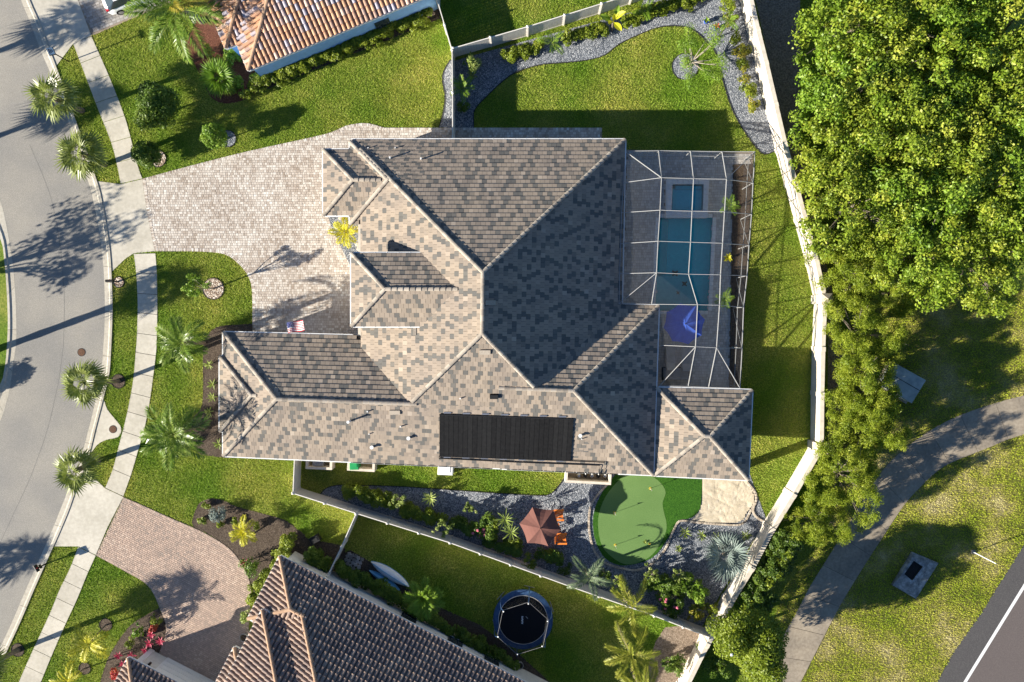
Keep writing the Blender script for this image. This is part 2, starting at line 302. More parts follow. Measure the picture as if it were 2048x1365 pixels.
# ================================================================== THE SETTING: ground, street, paving, beds
EX = []                                                     # areas where no grass grows (plan polygons)
def struct(name, mb, m): o = mb.w(name, m); o['kind'] = 'structure'; return o
POOL = PL([(1319, 436), (1425, 436), (1416, 622), (1310, 622)]); SPA = PL([(1343, 371), (1405, 371), (1403, 423), (1341, 423)])
B = 260; struct('ground', MB().sheet([(-B, -B), (B, -B), (B, B), (-B, B)], 0, holes=[POOL, SPA]), M['grass'])
# --- street
ISL_O = [(-40, 330), (0, 400), (19, 484), (28, 548), (32, 612), (33, 680), (28, 720), (24, 747), (18, 788), (10, 814), (0, 844), (-60, 960)]
ISL_I = [(-52, 400), (0, 474), (10, 522), (15, 586), (17, 640), (16, 680), (13, 721), (8, 748), (0, 772), (-70, 900)]
KO = [(18, -70), (42, 0), (61, 46), (82, 103), (100, 144), (128, 218), (141, 256), (179, 371), (187, 404), (197, 453), (204, 504), (208, 548), (210, 612), (209, 660), (205, 721), (202, 747), (187, 821), (177, 860), (168, 896), (159, 926), (135, 985), (122, 1017), (103, 1064), (77, 1123), (51, 1182), (26, 1241), (0, 1297), (-40, 1385), (-75, 1460)]
KI = [(36, -70), (60, 0), (79, 44), (99, 97), (113, 133), (143, 215), (154, 246), (195, 363), (205, 404), (214, 453), (221, 504), (224, 548), (226, 612), (225, 660), (222, 721), (219, 751), (203, 816), (191, 862), (182, 900), (173, 930), (151, 985), (139, 1020), (118, 1070), (92, 1128), (66, 1187), (41, 1246), (15, 1302), (-25, 1390), (-60, 1465)]
isl = smooth(ISL_O, 4); ko = smooth(KO, 3); ki = smooth(KI, 3)
rd = PL(ko + [(-900, 1460), (-900, -70)]); EX.append(rd)
struct('street', MB().sheet(rd, .010), M['asphalt'])
ip = PL(isl + [(-60, 1000), (-800, 1000), (-800, 330)]); isI = PL(smooth(ISL_I, 4) + [(-800, 900), (-800, 400)])
struct('traffic_island', MB().sheet(isI, .05), M['grass'])
def ribbon(outer, inner, z0, zo, zi, seg=2.9, name='kerb_section', parent=None, m=None):
    """kerb laid in sections between two edge lines (plan)"""
    n = len(outer); L = 0; start = 0
    for i in range(1, n):
        L += (Vector(outer[i]) - Vector(outer[i - 1])).length
        if L >= seg or i == n - 1:
            mb = MB(); a = outer[start:i + 1]; b = inner[start:i + 1]; k = len(a); g = .012
            def ins(pts): q = [Vector(p) for p in pts]; q[0] = q[0] + (q[1] - q[0]).normalized() * g; q[-1] = q[-1] + (q[-2] - q[-1]).normalized() * g; return q
            a, b = ins(a), ins(b); mid = [x.lerp(y, .55) for x, y in zip(a, b)]
            rows = [[(p.x, p.y, z0) for p in a], [(p.x, p.y, zo) for p in a], [(p.x, p.y, zo + .012) for p in mid], [(x.lerp(y, .72).x, x.lerp(y, .72).y, zi) for x, y in zip(a, b)], [(p.x, p.y, zi) for p in b], [(p.x, p.y, z0) for p in b]]
            V = [v for r in rows for v in r]; F = [[r * k + j, r * k + j + 1, (r + 1) * k + j + 1, (r + 1) * k + j] for r in range(5) for j in range(k - 1)]
            for e in (0, k - 1): F.append([r * k + e for r in range(6)])
            mb.add(V, F, random.random()); mb.w(name, m, parent); start = i; L = 0
def resample(pts, step):
    pts = [Vector(p) for p in pts]; d = [0]
    for i in range(1, len(pts)): d.append(d[-1] + (pts[i] - pts[i - 1]).length)
    n = max(2, int(round(d[-1] / step)) + 1); out = []; j = 0
    for k in range(n):
        s = d[-1] * k / (n - 1)
        while j < len(d) - 2 and d[j + 1] < s: j += 1
        out.append(pts[j].lerp(pts[j + 1], (s - d[j]) / max(d[j + 1] - d[j], 1e-6)))
    return out
def resample_n(pts, n):
    L = sum((Vector(pts[i]) - Vector(pts[i - 1])).length for i in range(1, len(pts))); r = resample(pts, L / (n - 1)); return r[:n] if len(r) >= n else r + [r[-1]] * (n - len(r))
ks = struct('kerb', MB().sheet(PL(ko + ki[::-1]), .006), M['joint']); EX.append(PL(ko + ki[::-1]))
n_ = 110; ribbon(resample_n(PL(ko), n_), resample_n(PL(ki), n_), -.05, .014, .085, 3.0, 'kerb_section', ks, M['kerb'])
k2 = struct('island_kerb', MB().sheet(PL(isl + smooth(ISL_I, 4)[::-1]), .012), M['joint'])
ribbon(resample_n(PL(isl), 40), resample_n(PL(smooth(ISL_I, 4)), 40), -.05, .014, .085, 3.0, 'kerb_section', k2, M['kerb'])
sm_ = [a.lerp(b, .55) for a, b in zip(resample_n(PL(isl), 60), resample_n(PL(ko[18:76]), 60))]; mb = MB()
for a, b in zip(sm_, sm_[1:]): mb.bar((a.x, a.y, .0105), (b.x, b.y, .0105), .03, .006)
struct('asphalt_seam', mb, flat('seam_tar', (.19, .182, .17), rough=1))
# --- sidewalk slabs and driveway aprons
def slabs(Lp, Rp, step, zt, parent, m, name='slab', gap=.018):
    a = resample_n(PL(smooth(Lp, 4)), 200); b = resample_n(PL(smooth(Rp, 4)), 200)
    L = sum((a[i] - a[i - 1]).length for i in range(1, 200)); n = max(1, round(L / step))
    for k in range(n):
        i0 = int(199 * k / n); i1 = int(199 * (k + 1) / n); q = a[i0:i1 + 1:max(1, (i1 - i0) // 3)]; r = b[i0:i1 + 1:max(1, (i1 - i0) // 3)]
        if q[-1] != a[i1]: q.append(a[i1]); r.append(b[i1])
        d = (q[-1] - q[0]).normalized() * gap; q[0] = q[0] + d; q[-1] = q[-1] - d; r[0] = r[0] + d; r[-1] = r[-1] - d
        MB().prism(list(q) + list(r)[::-1], -.05, zt + random.uniform(-.004, .004), random.random()).w(name, m, parent)
SW = struct('sidewalk', MB().sheet(PL([(268, 508), (311, 507), (315, 586), (314, 680), (310, 726), (303, 780), (295, 834), (279, 891), (267, 934), (247, 993), (211, 976), (226, 939), (238, 893), (250, 847), (259, 806), (267, 760), (272, 703), (274, 680), (276, 612), (273, 548)]), .008), M['joint'])
SWS = [([(147, 88), (177, 167), (197, 220), (226, 295), (242, 368)], [(183, 73), (221, 159), (253, 244), (274, 326), (285, 358)], 1.55),
       ([(268, 508), (273, 548), (276, 612), (274, 680), (272, 703), (267, 760), (259, 806), (250, 847), (238, 893), (226, 939), (211, 976)], [(311, 507), (314, 548), (315, 612), (314, 680), (312, 710), (305, 768), (297, 820), (288, 862), (275, 907), (263, 948), (247, 993)], 1.55),
       ([(157, 1094), (141, 1136), (120, 1179), (100, 1228), (74, 1284), (54, 1328), (38, 1365), (8, 1435)], [(192, 1111), (174, 1151), (154, 1200), (128, 1256), (102, 1316), (88, 1350), (72, 1388), (40, 1450)], 1.5)]
for Lp, Rp, st in SWS: slabs(Lp, Rp, st, .045, SW, M['concrete']); EX.append(PL(smooth(Lp, 3) + smooth(Rp, 3)[::-1]))
def apron(poly, label_poly=None):
    p = PL(poly); EX.append(p); return struct('driveway_apron', MB().prism(p, -.05, .042, random.random()), M['concrete'])
apron([(60, 0), (36, -70), (130, -70), (156, 0), (183, 72), (147, 88), (113, 133), (99, 97), (79, 44)])
apron([(195, 363), (242, 369), (285, 359), (295, 430), (305, 480), (310, 503), (268, 507), (250, 519), (225, 543), (221, 504), (214, 453), (205, 404)])
A3 = [(151, 985), (172, 966), (190, 958), (211, 977), (247, 994), (215, 1056), (192, 1110), (157, 1093), (109, 1093), (118, 1070), (139, 1020)]
apron(A3)
INL = [(203, 805), (208, 800), (215, 819), (231, 839), (241, 852), (243, 862), (240, 870), (233, 876), (213, 880), (195, 890), (178, 912), (186, 885), (192, 860)]
EX.append(PL(INL)); struct('inlet_apron', MB().prism(PL(smooth(INL, 3, True)), -.05, .043), M['concrete'])
def manhole(px, py, r, z, lab):
    c = P3(px, py, z); t = thing('manhole', lab, 'manhole cover', tuple(c)); mb = MB(); mb.disc((0, 0), r, -.02, .008, 24)
    obj('frame', mb.m('frame', M['black']), t); mb = MB(); mb.disc((0, 0), r * .86, -.01, .014, 24)
    for k in range(-3, 4): mb.box((0, k * r * .22, .017), (r * 1.4 * math.cos(k * .3), r * .08, .008))
    obj('cover', mb.m('cover', M['rust']), t)
manhole(163, 705, .31, .012, 'rusty round manhole cover set in the street asphalt'); manhole(226, 859, .30, .045, 'rusty round manhole cover in the concrete storm inlet apron')
# --- paver driveways
def pavers(poly, ang, rowh, widths, z, m, name, parent, holes=(), shrink=.0, keep=300, gap=.012, focus=None):
    ca, sa = math.cos(ang), math.sin(ang); Q = [(p[0] * ca + p[1] * sa, -p[0] * sa + p[1] * ca) for p in poly]
    x0, x1 = min(q[0] for q in Q), max(q[0] for q in Q); y0, y1 = min(q[1] for q in Q), max(q[1] for q in Q); cells = []
    y = y0; r = 0
    while y < y1:
        x = x0 - random.random() * widths[0]
        while x < x1:
            wd = random.choice(widths); cells.append((x, y, wd)); x += wd
        y += rowh; r += 1
    A = np.array(cells); cx = A[:, 0] + A[:, 2] / 2; cy = A[:, 1] + rowh / 2; X = cx * ca - cy * sa; Y = cx * sa + cy * ca; ok = inpoly(X, Y, poly)
    for h in holes: ok &= ~inpoly(X, Y, h)
    for fx in (0.02, .98):
        for fy in (.05, .95):
            ux = A[:, 0] + A[:, 2] * fx; uy = A[:, 1] + rowh * fy; ok &= inpoly(ux * ca - uy * sa, ux * sa + uy * ca, poly)
    A = A[ok]; X = X[ok]; Y = Y[ok]; f = focus or (0, 0); order = np.argsort((X - f[0]) ** 2 + (Y - f[1]) ** 2); mb = MB()
    nz = rng.random(len(A)); patch = 0.5 + 0.5 * np.sin(X * .9 + 1.3 * np.sin(Y * .7)) * np.sin(Y * .8 + 1.1 * np.sin(X * .5))
    for k, i in enumerate(order):
        x, y, wd = A[i]; g = gap / 2; zz = z + random.uniform(-.004, .004); tn = min(1, max(0, nz[i] * .75 + patch[i] * .28)); e = .012; tl = random.uniform(-.003, .003)
        c = [(x + g, y + g), (x + wd - g, y + g), (x + wd - g, y + rowh - g), (x + g, y + rowh - g)]; ci = [(x + g + e, y + g + e), (x + wd - g - e, y + g + e), (x + wd - g - e, y + rowh - g - e), (x + g + e, y + rowh - g - e)]
        V = [(a * ca - b * sa, a * sa + b * ca, zz - .012) for a, b in c] + [(a * ca - b * sa, a * sa + b * ca, zz + (tl if j < 2 else -tl)) for j, (a, b) in enumerate(ci)]
        F = [[4, 5, 6, 7], [0, 1, 5, 4], [1, 2, 6, 5], [2, 3, 7, 6], [3, 0, 4, 7]]
        if k < keep: wobj(name, V, F, m, parent, [tn] * 5)
        else: mb.add(V, F, tn)
    if mb.V: mb.w(name + 's', m, parent, 'stuff')
def border(path, wd, ln, z, m, name, parent, keep=0, side=1, kind='stuff'):
    pts = resample(path, ln); mb = MB()
    for i in range(len(pts) - 1):
        d = (pts[i + 1] - pts[i]).normalized(); n = Vector((-d.y, d.x)) * side; a = pts[i] + d * .006; b = pts[i + 1] - d * .006; t = random.random(); zz = z + random.uniform(-.004, .006)
        e = .015; q = [a, b, b + n * wd, a + n * wd]; qi = [a + d * e + n * e, b - d * e + n * e, b - d * e + n * (wd - e), a + d * e + n * (wd - e)]
        V = [(v.x, v.y, zz - .03) for v in q] + [(v.x, v.y, zz) for v in qi]; F = [[4, 5, 6, 7], [0, 1, 5, 4], [1, 2, 6, 5], [2, 3, 7, 6], [3, 0, 4, 7]]
        if keep: wobj(name, V, F, m, parent, [t] * 5); keep -= 1
        else: mb.add(V, F, t)
    if mb.V: mb.w(name + 's', m, parent, 'stuff')
DN = smooth([(285, 358), (340, 343), (400, 327), (500, 302), (628, 274), (665, 264), (692, 252), (720, 247), (741, 248), (769, 256)], 3); DS = smooth([(310, 503), (360, 503), (410, 504), (449, 509), (474, 525), (495, 550), (504, 581), (505, 650)], 4)
DW = [(310, 503), (305, 480), (295, 430), (285, 358)]
drive = PL(DN + [(879, 256), (1204, 256), (1204, 300), (740, 300), (740, 690), (505, 690)] + DS[::-1] + DW[1:3]); EX.append(drive)
DR = struct('driveway', MB().prism(drive, -.05, .022), M['paversand'])
pavers(drive, 0.0, .18, (.12, .18, .18, .24), .05, M['paver'], 'paver', DR, focus=P(560, 400))
border(PL(DN), .24, .12, .056, M['paver'], 'border_paver', DR, side=-1); border(PL(DS), .24, .12, .056, M['paver'], 'border_paver', DR, side=1); border(PL(DW), .24, .12, .056, M['paver'], 'border_paver', DR, side=-1)
border(PL([(769, 256), (879, 256), (1204, 256)]), .2, .2, .054, M['paver'], 'border_paver', DR, side=-1)
D2L = smooth([(192, 1111), (218, 1125), (256, 1146), (290, 1166), (308, 1189), (320, 1218), (331, 1246), (331, 1271), (320, 1302)], 3); D2R = smooth([(247, 994), (295, 1015), (346, 1038), (400, 1061), (441, 1084), (467, 1105), (487, 1133), (500, 1164), (504, 1194), (500, 1215)], 3)
d2 = PL(D2L + [(300, 1340), (330, 1420), (520, 1420), (520, 1300), (498, 1260)] + D2R[::-1]); EX.append(d2)
DR2 = struct('neighbour_driveway', MB().prism(d2, -.05, .022), M['paversand'])
pavers(d2, rad(-27), .14, (.22, .22, .14), .05, M['paver2'], 'paver', DR2, focus=P(400, 1160))
border(PL(D2L), .2, .12, .056, M['paver2'], 'border_paver', DR2, side=1); border(PL(D2R), .2, .12, .056, M['paver2'], 'border_paver', DR2, side=-1)
d3 = PL([(156, 0), (183, 73), (264, 38), (340, 8), (420, -25), (380, -90), (130, -70)]); EX.append(d3)
DR3 = struct('upper_driveway', MB().prism(d3, -.05, .022), M['paversand']); pavers(d3, rad(22), .2, (.2, .3, .3), .05, M['paver3'], 'paver', DR3, focus=P(220, 40))
# --- beds
def bed(name, poly, m, z=.03, sm=0, edge=True, ex=True):
    p = PL(smooth(poly, sm, True) if sm else poly)
    if ex: EX.append(p)
    o = struct(name, MB().prism(p, -.05, z), m); return o
def edging(path, label, z=.07, wd=.05, close=False):
    pts = [Vector(p) for p in PL(path)]
    if close: pts.append(pts[0])
    mb = MB()
    for i in range(len(pts) - 1): mb.bar((*pts[i], z / 2), (*pts[i + 1], z / 2), wd, z)
    tag(mb.w('lawn_edging', M['pebble']), label, 'edging')
NI = smooth([(948, 256), (948, 226), (957, 210), (974, 193), (1000, 168), (1029, 147), (1077, 131), (1130, 126), (1174, 121), (1209, 111), (1238, 89), (1280, 69), (1319, 55), (1358, 53), (1387, 61), (1416, 87), (1432, 110), (1448, 171), (1464, 219), (1483, 255), (1512, 296), (1529, 309), (1549, 303)], 3)
bed('gravel_bed', NI + [(1548, 282), (1530, 220), (1512, 140), (1495, 60), (1470, -40), (1300, -40), (1280, 20), (1060, 80), (908, 122), (907, 256)], M['gravel'])
edging(NI, 'thin black edging between north lawn and grey gravel bed')
SI = smooth([(641, 988), (656, 975), (691, 970), (795, 973), (860, 977), (972, 985), (1073, 991), (1098, 989), (1114, 976), (1127, 958)], 3)
bed('gravel_bed', SI + [(1132, 940), (1300, 935), (1500, 950), (1532, 1038), (1510, 1075), (1440, 1190), (1404, 1254), (1300, 1218), (1157, 1167), (969, 1101), (800, 1043), (700, 1008)], M['gravel'])
edging(SI, 'thin black edging between side lawn and south gravel bed')
GS = smooth([(900, 121), (887, 144), (885, 164), (890, 195), (885, 231), (878, 255)], 3); bed('gravel_strip', GS + [(906, 256), (906, 121)], M['gravel']); edging(GS, 'thin black edging beside narrow gravel strip left of the fence')
bed('mulch_bed', smooth([(505, 648), (470, 650), (433, 655), (410, 680), (406, 720), (405, 808), (388, 834), (380, 870), (397, 906), (420, 912), (450, 916)], 3) + [(470, 916), (470, 690), (505, 690)], M['mulch'])
bed('mulch_bed', smooth([(390, 1056), (384, 1045), (392, 1018), (402, 1004), (424, 997), (450, 1002), (470, 1012), (520, 1026), (570, 1040), (592, 1057), (600, 1062), (610, 1070), (620, 1080), (680, 1090), (690, 1110), (660, 1160), (560, 1200), (505, 1210), (504, 1194), (500, 1164), (487, 1133), (467, 1105), (441, 1084), (415, 1067)], 2), M['mulch'])
bed('mulch_bed', smooth([(318, 1216), (300, 1226), (262, 1250), (235, 1285), (215, 1320), (200, 1365), (190, 1400)], 3) + [(300, 1400), (300, 1330), (322, 1300), (332, 1271), (332, 1246)], M['mulch'])
bed('mulch_bed', [(415, 20), (385, 60), (372, 90), (385, 120), (405, 160), (418, 190), (440, 206), (470, 206), (500, 195), (520, 180), (530, 150), (480, 60)], M['rmulch'], sm=3, z=.024)
bed('hedge_bed', [(500, 172), (520, 185), (700, 112), (880, 38), (880, 0), (860, 0)], M['mulch'])
bed('hedge_bed', [(640, 1135), (700, 1100), (735, 1120), (745, 1128), (815, 1178), (880, 1215), (960, 1250), (1040, 1310), (1100, 1365), (1000, 1365), (820, 1260)], M['mulch'], z=.036)
bed('mulch_bed', [(1330, 1255), (1400, 1260), (1395, 1300), (1370, 1365), (1290, 1380), (1300, 1320)], M['leaflitter'], sm=2)
bed('leaf_litter', [(1500, -40), (1600, -40), (1600, 280), (1625, 420), (1660, 560), (1690, 700), (1680, 900), (1655, 900), (1655, 590), (1620, 470), (1572, 280), (1515, 20)], M['leaflitter'])
def ring(px, py, r, m, lab, z=.05):
    c = P(px, py); t = thing('tree_ring', lab, 'tree ring', (c.x, c.y, 0)); mb = MB(); mb.disc((0, 0), r, -.03, z, 22); obj('fill', mb.m('fill', m), t)
    mb = MB(); mb.tube([(r * math.cos(a * math.pi / 12), r * math.sin(a * math.pi / 12), z) for a in range(25)], .03, 5, cap=False); obj('rim', mb.m('rim', M['pebble']), t)
    EX.append([(c.x + r * math.cos(a * .5236), c.y + r * math.sin(a * .5236)) for a in range(12)])
ring(427, 578, .80, M['rgravel'], 'round river gravel ring on the rounded front lawn'); ring(238, 565, .40, M['rgravel'], 'small gravel ring round the mailbox post by the kerb')
ring(237, 763, .52, M['mulch'], 'round mulch ring under the street palm beside the kerb'); ring(316, 318, .62, M['rgravel'], 'gravel ring under the clipped dark ball tree by the sidewalk')
ring(456, 278, .62, M['gravel'], 'dark grey gravel ring under the bright round topiary'); ring(1370, 134, .96, M['gravel'], 'round gravel ring with black rim under the sprawling yard tree')
ring(212, 1250, .48, M['mulch'], 'mulch ring under the golden palm nearest the pink shrubs'); ring(36, 1300, .5, M['mulch'], 'mulch ring under street palm at lower sidewalk strip'); ring(170, 1337, .45, M['mulch'], 'mulch ring at the bottom edge under a small golden palm')
# --- right side: verge, path, road
VG = [(1700, 640), (1800, 600), (2300, 560), (2300, 1100), (2047, 1091), (2013, 1145), (1962, 1227), (1904, 1309), (1874, 1365), (1840, 1440), (1480, 1440), (1500, 1365), (1560, 1200), (1640, 1080), (1680, 900), (1680, 720)]
VGP = PL(VG); struct('verge', MB().sheet(VGP, .006), M['dryground'])
PO = [(1480, 1430), (1512, 1365), (1584, 1241), (1618, 1176), (1652, 1121), (1700, 1043), (1754, 955), (1800, 905), (1870, 855), (1943, 822), (2048, 791), (2200, 760)]
PI_ = [(1570, 1430), (1601, 1365), (1638, 1292), (1679, 1213), (1720, 1145), (1761, 1081), (1809, 1009), (1850, 965), (1891, 931), (1966, 900), (2048, 869), (2200, 838)]
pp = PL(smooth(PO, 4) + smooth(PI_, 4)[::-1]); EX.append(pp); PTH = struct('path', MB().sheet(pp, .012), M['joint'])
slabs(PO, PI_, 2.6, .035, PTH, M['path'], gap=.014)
RE = [(2200, 870), (2100, 1010), (2047, 1091), (2013, 1145), (1962, 1227), (1904, 1309), (1874, 1365), (1830, 1440)]; RL = [(2200, 925), (2049, 1170), (1929, 1365), (1885, 1440)]
rp = PL(RE + [(2800, 1440), (2800, 870)]); EX.append(rp); struct('road', MB().sheet(rp, .014), M['road'])
struct('road_shoulder', MB().sheet(PL(RE + RL[::-1]), .018), M['shoulder'])
ln = PL([(2204, 925), (2053, 1170), (1933, 1365), (1889, 1440), (1882, 1440), (1926, 1365), (2046, 1170), (2197, 925)])
struct('road_line', MB().sheet(ln, .022), M['white'])
# --- putting green, fringe, bunker
FR = smooth([(1240, 940), (1214, 970), (1195, 1003), (1186, 1035), (1188, 1071), (1199, 1101), (1219, 1123), (1252, 1131), (1302, 1117), (1331, 1084), (1349, 1053), (1360, 1040), (1382, 1036), (1397, 1022), (1402, 1003), (1404, 958), (1404, 930)], 3)
EX.append(PL(FR)); struct('putting_fringe', MB().prism(PL(FR), -.02, .06), M['fringe'])
GR = smooth([(1252, 948), (1277, 936), (1302, 951), (1322, 967), (1331, 985), (1325, 1005), (1327, 1022), (1333, 1049), (1329, 1071), (1313, 1099), (1291, 1119), (1252, 1129), (1219, 1110), (1201, 1084), (1196, 1040), (1206, 1003), (1225, 974)], 3, True)
struct('putting_green', MB().prism(PL(GR), .0, .066), M['green'])
SD = smooth([(1404, 940), (1404, 958), (1402, 1005), (1395, 1024), (1381, 1039), (1428, 1047), (1480, 1045), (1494, 1027), (1509, 1005), (1507, 985), (1489, 955), (1450, 935)], 3, True)
EX.append(PL(SD)); sdp = PL(SD); mb = MB()
xs = [p.x for p in sdp]; ys = [p.y for p in sdp]; nx, ny = 46, 46; gx = np.linspace(min(xs), max(xs), nx); gy = np.linspace(min(ys), max(ys), ny)
V = []; F = []
tracks = [(random.uniform(min(xs), max(xs)), random.uniform(min(ys), max(ys)), random.uniform(0, 3.1), random.uniform(.3, .7)) for _ in range(90)]
def sandz(x, y):
    z = .085 + .012 * math.sin(3.1 * x + 1.7 * math.sin(2 * y)) * math.sin(2.7 * y)
    for a, b, t, l in tracks:
        u = (x - a) * math.cos(t) + (y - b) * math.sin(t); v = -(x - a) * math.sin(t) + (y - b) * math.cos(t)
        if abs(u) < l and abs(v) < .2: z -= .013 * math.exp(-(v / .07) ** 2) * (1 - (u / l) ** 2)
    return z
IN = inpoly(*[a.ravel() for a in np.meshgrid(gx, gy, indexing='ij')], sdp).reshape(nx, ny)
for i in range(nx):
    for j in range(ny): V.append((gx[i], gy[j], sandz(gx[i], gy[j])))
for i in range(nx - 1):
    for j in range(ny - 1):
        if IN[i, j] and IN[i + 1, j] and IN[i + 1, j + 1] and IN[i, j + 1]: F.append([i * ny + j, (i + 1) * ny + j, (i + 1) * ny + j + 1, i * ny + j + 1])
mb.add(V, F); mb.prism(sdp, -.02, .026); struct('sand_bunker', mb, M['sand'])
EDG = smooth([(1222, 964), (1188, 1003), (1180, 1035), (1182, 1071), (1192, 1104), (1215, 1126), (1252, 1136), (1274, 1138), (1302, 1126), (1327, 1099), (1340, 1071), (1353, 1044), (1364, 1039), (1384, 1041), (1406, 1044), (1450, 1047), (1483, 1046), (1498, 1022), (1509, 1003), (1507, 985), (1491, 965)], 3)
t = thing('stone_edging', 'curved border of pale stones round the putting green and bunker', 'edging', tuple(P3(1252, 1131))); border(PL(EDG), .16, .21, .11, M['stone'], 'stone', t, keep=300, side=-1)
EX.append(PL([(1494, 1030), (1504, 1012), (1530, 1040), (1526, 1058)]))
t = thing('stone_edging', 'short line of pale stones from bunker to boundary wall', 'edging', tuple(P3(1510, 1035))); border(PL(smooth([(1507, 1005), (1503, 1022), (1510, 1035), (1524, 1044)], 3)), .16, .22, .11, M['stone'], 'stone', t, keep=40)
# --- pool deck, pool, spa
DK = PL([(1250, 300), (1507, 304), (1480, 776), (1310, 776), (1310, 640), (1240, 612)]); EX.append(DK)
DKo = struct('pool_deck', MB().prism(DK, -.05, .03, holes=[POOL, SPA]), M['paversand'])
SPO = PL([(1331, 360), (1416, 361), (1413, 437), (1330, 437)]); PLT = PL([(1466, 330), (1505, 330), (1479, 776), (1458, 776)])
pavers(DK, 0, .2, (.15, .2, .27), .055, M['deckpaver'], 'paver', DKo, holes=[POOL, SPA, SPO, PLT], focus=P(1290, 450))
struct('planter_bed', MB().prism(PLT, 0, .12), M['soil'])
def copings(poly, wd, z, par, name='coping_stone', ln=.31):
    for i in range(len(poly)):
        a, b = Vector(poly[i]), Vector(poly[(i + 1) % len(poly)]); border([a, b], wd, ln, z, M['coping'], name, par, keep=300, side=1 if area(poly) < 0 else -1)
PB = thing('swimming_pool', 'long turquoise swimming pool with pale shallow shelf', 'pool', tuple(P3(1370, 530, -1.4)))
def basin(poly, z0, z1, m, par, name='basin'):
    q = [(p[0], p[1]) for p in poly]; V = [(x, y, z0) for x, y in q] + [(x, y, z1) for x, y in q]; n = len(q)
    wobj(name, V, [list(range(n))] + [[i, (i + 1) % n, (i + 1) % n + n, i + n] for i in range(n)], m, par)
basin(POOL, -.55, .05, M['poolfloor'], PB)
MB().prism(PL([(1311, 552), (1376, 552), (1395, 620), (1310, 620)], -.16), -.54, -.16).w('shallow_shelf', M['shelf'], PB)
for k in range(3): MB().prism(PL([(1319, 440 + k), (1327 + 5 * (2 - k), 440), (1322 + 5 * (2 - k), 548), (1313, 548)], -.4), -.54, -.42 + .12 * (k)).w('step', M['shelf'], PB)
MB().sheet(POOL, -.06).w('water', M['water'], PB); copings(POOL, .28, .075, PB)
for px, py, s in ((1350, 547, .26), (1369, 568, .22), (1356, 586, .15)):
    c = P(px, py, -.15); mb = MB(); mb.disc((c.x, c.y), s * .6, -.159, -.152, 10)
    for a in (.7, 2.4, 3.9, 5.5): mb.disc((c.x + s * .8 * math.cos(a), c.y + s * .8 * math.sin(a)), s * .28, -.159, -.154, 6)
    mb.w('turtle_mosaic', M['mosaic'], PB)
SPB = thing('spa', 'raised square spa with bright blue water above the pool', 'spa', tuple(P3(1373, 397, -.6)))
basin(SPA, -.2, .40, M['spafloor'], SPB, 'basin'); MB().prism(SPO, 0, .42, holes=[SPA]).w('surround', M['coping'], SPB); MB().sheet(SPA, .33).w('water', M['spawater'], SPB)
copings(SPA, .34, .455, SPB, ln=.4)
for a, b in (((1345, 372), (1403, 378)), ((1345, 372), (1350, 422))): MB().prism(PL([a, (b[0], a[1]), b, (a[0], b[1])], .1), -.19, .05).w('bench', M['spafloor'], SPB)
# ================================================================== HOUSES
class Vol:
    """hip-roofed block: convex plan (counter-clockwise), eave height, pitch; 'skip' edges carry no slope"""
    def __init__(s, pts, ze, pitch=.455, skip=(), cut=None, walls=True, zbase=0.0):
        s.p = [Vector(q) for q in pts]; s.cut = cut or {}
        if area(s.p) < 0: n = len(s.p); s.p = s.p[::-1]; skip = [(n - 2 - i) % n for i in skip]; s.cut = {(n - 2 - i) % n: c for i, c in s.cut.items()}
        s.ze = ze; s.pitch = pitch; s.pl = []; s.walls = walls; s.zb = zbase; n = len(s.p)
        for i in range(n):
            if i in skip: continue
            a, b = s.p[i], s.p[(i + 1) % n]; e = (b - a).normalized(); nn = Vector((-e.y, e.x)); s.pl.append((i, a, e, nn, (b - a).length))
    def z(s, x, y): return min(s.ze + s.pitch * ((x - a.x) * nn.x + (y - a.y) * nn.y) for i, a, e, nn, L in s.pl)
    def inside(s, x, y, m=0.0):
        n = len(s.p)
        for i in range(n):
            a, b = s.p[i], s.p[(i + 1) % n]; e = (b - a).normalized()
            if (x - a.x) * -e.y + (y - a.y) * e.x < m: return False
        return True
    def region(s, k):
        i, a, e, nn, L = s.pl[k]; poly = [(p.x, p.y) for p in s.p]
        for j, (i2, a2, e2, n2, L2) in enumerate(s.pl):
            if j == k: continue
            dx, dy = n2.x - nn.x, n2.y - nn.y; c = -(a2.x * n2.x + a2.y * n2.y) + (a.x * nn.x + a.y * nn.y)
            poly = clip(poly, dx, dy, c)
            if len(poly) < 3: return []
        if i in s.cut:
            for (ca, cb, cc) in s.cut[i]: poly = clip(poly, ca, cb, cc)
        return poly
def buried(vols, v, x, y, z, eps=.04):
    iv = vols.index(v)      # where two blocks share a plane the earlier one in the list carries it
    return any(o is not v and o.inside(x, y, .02) and o.z(x, y) > z + (eps if k > iv else -.03) for k, o in enumerate(vols))
def cap_mesh(t, m, wd, ln, barrel):
    mb = MB(); n = 6; V = []
    for e, (x, k) in enumerate(((0, 1.0), (ln + .05, .88))):
        for q in range(n + 1):
            a = math.pi * q / n; hz = (wd * .5 if barrel else wd * .30); V.append((x, -math.cos(a) * wd * .5 * k, math.sin(a) * hz * k + (.03 if e == 0 else .0)))
    F = [[q, q + 1, n + 2 + q, n + 1 + q][::-1] for q in range(n)] + [list(range(n + 1)), [n + 1 + q for q in range(n + 1)][::-1]]
    mb.add(V, F, t); return mb.m('ridge_cap', m)
